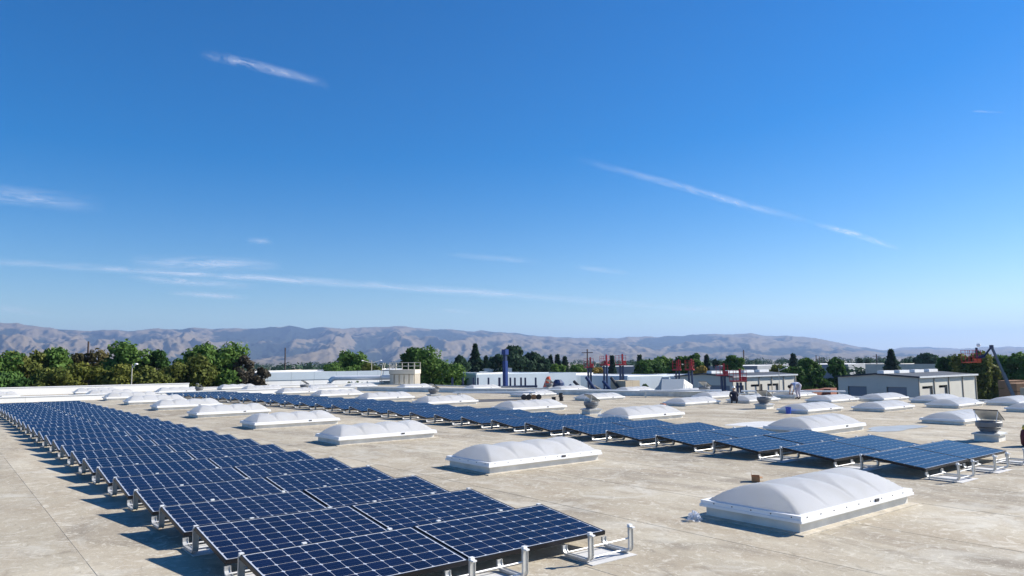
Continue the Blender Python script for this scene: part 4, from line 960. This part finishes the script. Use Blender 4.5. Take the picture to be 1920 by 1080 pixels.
mb=MB(); mb.quad([(-1.3,-.2,zb-1),(.3,-.2,zb-1),(0,-.2,zt*.86),(-.25,-.2,zt*.86)]); mb.quad([(-1.3,.2,zb-1),(.3,.2,zb-1),(0,.2,zt*.86),(-.25,.2,zt*.86)]); mb.build('arm_plate',M_ORANGE,e)
MB().lathe([(.5,zb-1.),(.62,zb),(.55,zt*.9),(.3,zt*.95)],12,0,(.8,0)).build('engine_block',M_NAVY,e); MB().box(-1.4,-.8,.5,1.6,.8,zb-1.002).build('chassis',M_NAVY,e)
for x in (-.9,1.1):
    for y in (-.9,.9): wheel(e,x,y,.5)
# big articulated boom on the right
d=64; e_b=at(1908,772,d); el=at(1857,648,d); bk=at(1843,667,d)
e=empty('articulated_boom',(e_b.x,e_b.y,GZ),0,'big dark articulated boom lift with an orange-red basket at the far right','boom lift')
o_=Vector((e_b.x,e_b.y,GZ)); A=at(1908,760,d)-o_; B=at(1859,650,d)-o_; C=at(1845,668,d+.5)-o_; D=at(1832,671,d+1)-o_
MB().box(-1.4,-1,.5,1.4,1,A.z+.4).build('turret',M_NAVY,e)
for x in (-1.2,1.2):
    for y in (-1.1,1.1): wheel(e,x,y,.5)
M_BOOM=mat('boom_grey',(.12,.145,.17),.35,.2,.1,2)
MB().tube([A,A.lerp(B,.55)],.13,4).build('lower_boom',M_BOOM,e); MB().tube([A.lerp(B,.5),B],.095,4).build('upper_boom',M_BOOM,e)
MB().tube([B+Vector((0,0,.12)),B-Vector((0,0,.12))],.14,10).build('elbow',M_NAVY,e)
MB().tube([B,C],.08,4).build('jib',M_NAVY,e); MB().tube([C,D],.12,6).build('jib_end',M_NAVY,e)
rdir=Vector((rt.x,rt.y,0))
def bx(p,l,w_,h_): return [p+rdir*(-l)+Vector((0,0,0))]
base=at(1824,672,d+1)-o_
Mx=Matrix.Translation(base)@Matrix.Rotation(math.atan2(rt.y,rt.x),4,'Z')
MB().box(-.62,-.4,-.33,.35,.4,-.26,0,Mx).build('basket_floor',M_ORANGE,e)
MB().box(.0,-.42,-.25,.35,-.15,-.02,0,Mx).build('control_box',M_ORANGE,e)
for zz in (.1,.35,.6):
    q=MB()
    for y in (-.43,.43): q.box(-.62,y-.012,zz,.35,y+.012,zz+.024,0,Mx)
    for x in (-.62,.33): q.box(x,-.43,zz,x+.024,.43,zz+.024,0,Mx)
    q.build('basket_rail',M_RED,e)
for x in (-.6,-.28,.05,.34):
    for y in (-.43,.43): MB().box(x-.012,y-.012,-.25,x+.012,y+.012,.62,0,Mx).build('basket_post',M_RED,e)
MB().box(.26,-.06,.1,.38,.06,.8,0,Mx).build('head_frame',M_NAVY,e); MB().lathe([(.01,.85),(.12,.88),(.14,1.),(.1,1.1),(.01,1.12)],10,0,(.5,0)).build('lamp_globe',M_RIM,e).matrix_local=Mx
# poles
def pole(px,yt,d,label,mt=M_WOODP,r=.14,arm=True):
    b=at(px,yt,d); e=empty('utility_pole',(b.x,b.y,GZ),random.uniform(0,3),label,'utility pole','wooden utility poles'); H=b.z-GZ
    MB().tube([(0,0,0),(0,0,H)],[r*1.3,r*.8],8).build('shaft',mt,e)
    if arm: MB().box(-1.1,-.06,H-.7,1.1,.06,H-.56).build('cross_arm',mt,e)
pole(166,640,120,'dark wooden utility pole rising above the left trees',arm=False); pole(535,652,120,'dark wooden utility pole above the white building',r=.11,arm=False); pole(1101,655,140,'dark utility pole behind the leftmost lift mast'); pole(1394,656,230,'thin utility pole right of the rounded tree',r=.2); pole(1643,664,260,'thin utility pole far behind the right shed',r=.18)
for i,px in enumerate((1530,1536,1541,1546)): pole(px,666+i*2.2,260+i*25,f'thin far pole, {ordn(i)} from the left between the two sheds',r=.16,arm=False)
def lamp(px,yt,d,label,dirs):
    b=at(px,yt,d); e=empty('street_lamp',(b.x,b.y,GZ),math.atan2(rt.y,rt.x),label,'street lamp','street lamps'); H=b.z-GZ
    MB().tube([(0,0,0),(0,0,H)],[.045,.03],8).build('pole',M_CREAM,e)
    for s in dirs:
        MB().tube([(0,0,H-.3),(s*.8,0,H)],.04,6).build('arm',M_CREAM,e); MB().lathe([(.03,-.05),(.14,-.01),(.12,.05),(.02,.08)],10,0,(s*.9,0)).build('lamp_head',M_RIM,e,(0,0,H))
lamp(248,683,64,'thin pale lamp post in front of the left trees',(.35,)); lamp(697,676,95,'double armed street lamp right of the upright tree',(-1.3,1.3)); lamp(1460,690,82,'street lamp in front of the left shed end',(.9,))
# brick stacks and timber by the right
def stack(px,py,d,label,mt,w_,h_,cat):
    b=at(px,py,d); e=empty('pallet_stack',(b.x,b.y,GZ),random.uniform(-.4,.4),label,cat,'stacked goods in the yard'); H=b.z-GZ
    nz=max(3,int(H/.8))
    for i in range(nz):
        for j in range(3): MB().box(-w_/2+j*w_/3+.02,-.6,i*H/nz,-w_/2+(j+1)*w_/3-.02,.6,(i+1)*H/nz-.06).build('bale',mt,e)
stack(1898,712,92,'tall stack of orange-brown crates right of the boom arm',M_CARD,2.6,3,'crates'); stack(1912,717,88,'lower stack of orange-brown crates at the right edge',M_CARD,2.6,3,'crates')
stack(1528,729,86,'stack of rusty brown goods between the sheds, left',M_BRICK,3.2,3,'crates'); stack(1552,727,88,'stack of rusty brown goods between the sheds, right',M_BRICK,3.2,3,'crates')

# ------------------------------------------------------------------ contrails and thin cirrus at 8 km
def cloud_mat(name,dens,sx,sy,seed):
    mt=bpy.data.materials.new(name); mt.use_nodes=True; n=mt.node_tree; n.nodes.clear(); L=n.links.new
    uv=n.nodes.new('ShaderNodeUVMap'); sp=n.nodes.new('ShaderNodeSeparateXYZ'); L(uv.outputs[0],sp.inputs[0])
    def win(s,p):
        a=n.nodes.new('ShaderNodeMath'); a.operation='MULTIPLY_ADD'; a.inputs[1].default_value=2; a.inputs[2].default_value=-1; L(s,a.inputs[0])
        b=n.nodes.new('ShaderNodeMath'); b.operation='ABSOLUTE'; L(a.outputs[0],b.inputs[0])
        c=n.nodes.new('ShaderNodeMath'); c.operation='POWER'; c.inputs[1].default_value=p; L(b.outputs[0],c.inputs[0])
        d=n.nodes.new('ShaderNodeMath'); d.operation='SUBTRACT'; d.inputs[0].default_value=1; d.use_clamp=True; L(c.outputs[0],d.inputs[1]); return d.outputs[0]
    mp=n.nodes.new('ShaderNodeMapping'); mp.inputs['Scale'].default_value=(sx,sy,1); mp.inputs['Location'].default_value=(seed*3.1,seed*1.7,0); L(uv.outputs[0],mp.inputs[0])
    nz=n.nodes.new('ShaderNodeTexNoise'); nz.inputs['Scale'].default_value=1; nz.inputs['Detail'].default_value=10; nz.inputs['Roughness'].default_value=.68; nz.inputs['Distortion'].default_value=1.2; L(mp.outputs[0],nz.inputs['Vector'])
    mr=n.nodes.new('ShaderNodeMapRange'); mr.inputs['From Min'].default_value=.34; mr.inputs['From Max'].default_value=.72; L(nz.outputs['Fac'],mr.inputs['Value'])
    def mul(a,b):
        q=n.nodes.new('ShaderNodeMath'); q.operation='MULTIPLY'
        L(a,q.inputs[0])
        if isinstance(b,float): q.inputs[1].default_value=b
        else: L(b,q.inputs[1])
        return q.outputs[0]
    w2=n.nodes.new('ShaderNodeMath'); w2.operation='POWER'; w2.inputs[1].default_value=1.6; L(win(sp.outputs['Y'],1.2),w2.inputs[0])
    al=mul(mul(mul(win(sp.outputs['X'],1.6),w2.outputs[0]),mr.outputs[0]),float(min(1.,dens*.85)))
    df=n.nodes.new('ShaderNodeBsdfDiffuse'); df.inputs[0].default_value=(.9,.9,.9,1); tl=n.nodes.new('ShaderNodeBsdfTranslucent'); tl.inputs[0].default_value=(.9,.9,.9,1)
    ms=n.nodes.new('ShaderNodeMixShader'); ms.inputs[0].default_value=.7; L(df.outputs[0],ms.inputs[1]); L(tl.outputs[0],ms.inputs[2])
    tp=n.nodes.new('ShaderNodeBsdfTransparent'); m2=n.nodes.new('ShaderNodeMixShader'); L(al,m2.inputs[0]); L(tp.outputs[0],m2.inputs[1]); L(ms.outputs[0],m2.inputs[2])
    o=n.nodes.new('ShaderNodeOutputMaterial'); L(m2.outputs[0],o.inputs[0]); return mt
def contrail(label,pts,wpx,dens,sx,sy,seed,name='contrail',cat='contrail'):
    P=[]; 
    for (x0,y0),(x1,y1) in zip(pts,pts[1:]):
        for k_ in range(12): P.append((x0+(x1-x0)*k_/12,y0+(y1-y0)*k_/12))
    P.append(pts[-1]); mb=MB(); n_=len(P)-1
    def hi(px,py): d=ray(px,py); k_=(8000-CAM_H)/d.z; return (d.x*k_,d.y*k_,8000)
    for i in range(n_):
        (x0,y0),(x1,y1)=P[i],P[i+1]
        mb.quad([hi(x0,y0+wpx/2),hi(x1,y1+wpx/2),hi(x1,y1-wpx/2),hi(x0,y0-wpx/2)],0,[(i/n_,0),((i+1)/n_,0),((i+1)/n_,1),(i/n_,1)])
    o=mb.build(name,cloud_mat('ice_cloud',dens,sx,sy,seed)); tag(o,label,cat); o.visible_shadow=True
    return o
contrail('short thick white contrail high in the upper left sky',[(375,100),(470,120),(620,160)],26,.65,5,1.4,1)
contrail('long thin contrail sloping down across the right half of the sky',[(1080,298),(1250,342),(1400,385),(1520,415)],20,.62,9,1.3,2)
contrail('short bright contrail end below right of the long one',[(1525,418),(1600,438),(1690,468)],15,1.0,5,1.2,3)
contrail('very long thin white contrail low across the left half of the sky',[(-160,482),(0,491),(250,506),(520,523),(900,548),(1300,579),(1560,598)],20,.85,14,1.1,4)
contrail('streaky cirrus patch above the low contrail on the left',[(240,490),(380,494),(530,497)],36,.85,3,2.6,5,'cirrus_cloud','cloud')
contrail('streaky cirrus patch just below the low contrail on the left',[(235,518),(350,527),(490,536)],24,.75,4,1.8,6,'cirrus_cloud','cloud')
contrail('thin cirrus streak under the lower left cirrus patch',[(310,548),(470,559)],15,.75,3,1.4,7,'cirrus_cloud','cloud')
contrail('faint cirrus veil at the left picture edge',[(-120,350),(40,368),(200,386)],46,.5,3,2.8,8,'cirrus_cloud','cloud')
contrail('small cloud puff above the left cirrus patch',[(462,450),(512,453)],16,.5,2,1.5,9,'cirrus_cloud','cloud')
contrail('faint cirrus streak left of the sky centre, low',[(835,476),(1020,492)],16,.35,3,1.4,10,'cirrus_cloud','cloud')
contrail('faint cirrus streak right of the sky centre, low',[(1075,500),(1185,513)],15,.4,3,1.4,11,'cirrus_cloud','cloud')
contrail('tiny thin contrail near the right picture edge',[(1815,208),(1885,211)],5,.5,2,1.,12)
contrail('faint low streak above the middle of the hills',[(815,580),(890,586)],12,.4,2,1.3,13,'cirrus_cloud','cloud')
contrail('faint low cloud streak at the lower left sky edge',[(-40,574),(100,588)],22,.35,3,1.6,14,'cirrus_cloud','cloud')

# ------------------------------------------------------------------ haze
hz=MB().box(-14000,-2500,GZ-1.5,20000,17500,640).build('haze',[])
hz['kind']='stuff'
mt=bpy.data.materials.new('valley_haze'); mt.use_nodes=True; n=mt.node_tree; n.nodes.clear()
v=n.nodes.new('ShaderNodeVolumePrincipled'); v.inputs['Color'].default_value=(.42,.62,1,1); v.inputs['Density'].default_value=.000085; v.inputs['Anisotropy'].default_value=.2
o=n.nodes.new('ShaderNodeOutputMaterial'); n.links.new(v.outputs[0],o.inputs['Volume']); hz.data.materials.clear(); hz.data.materials.append(mt)
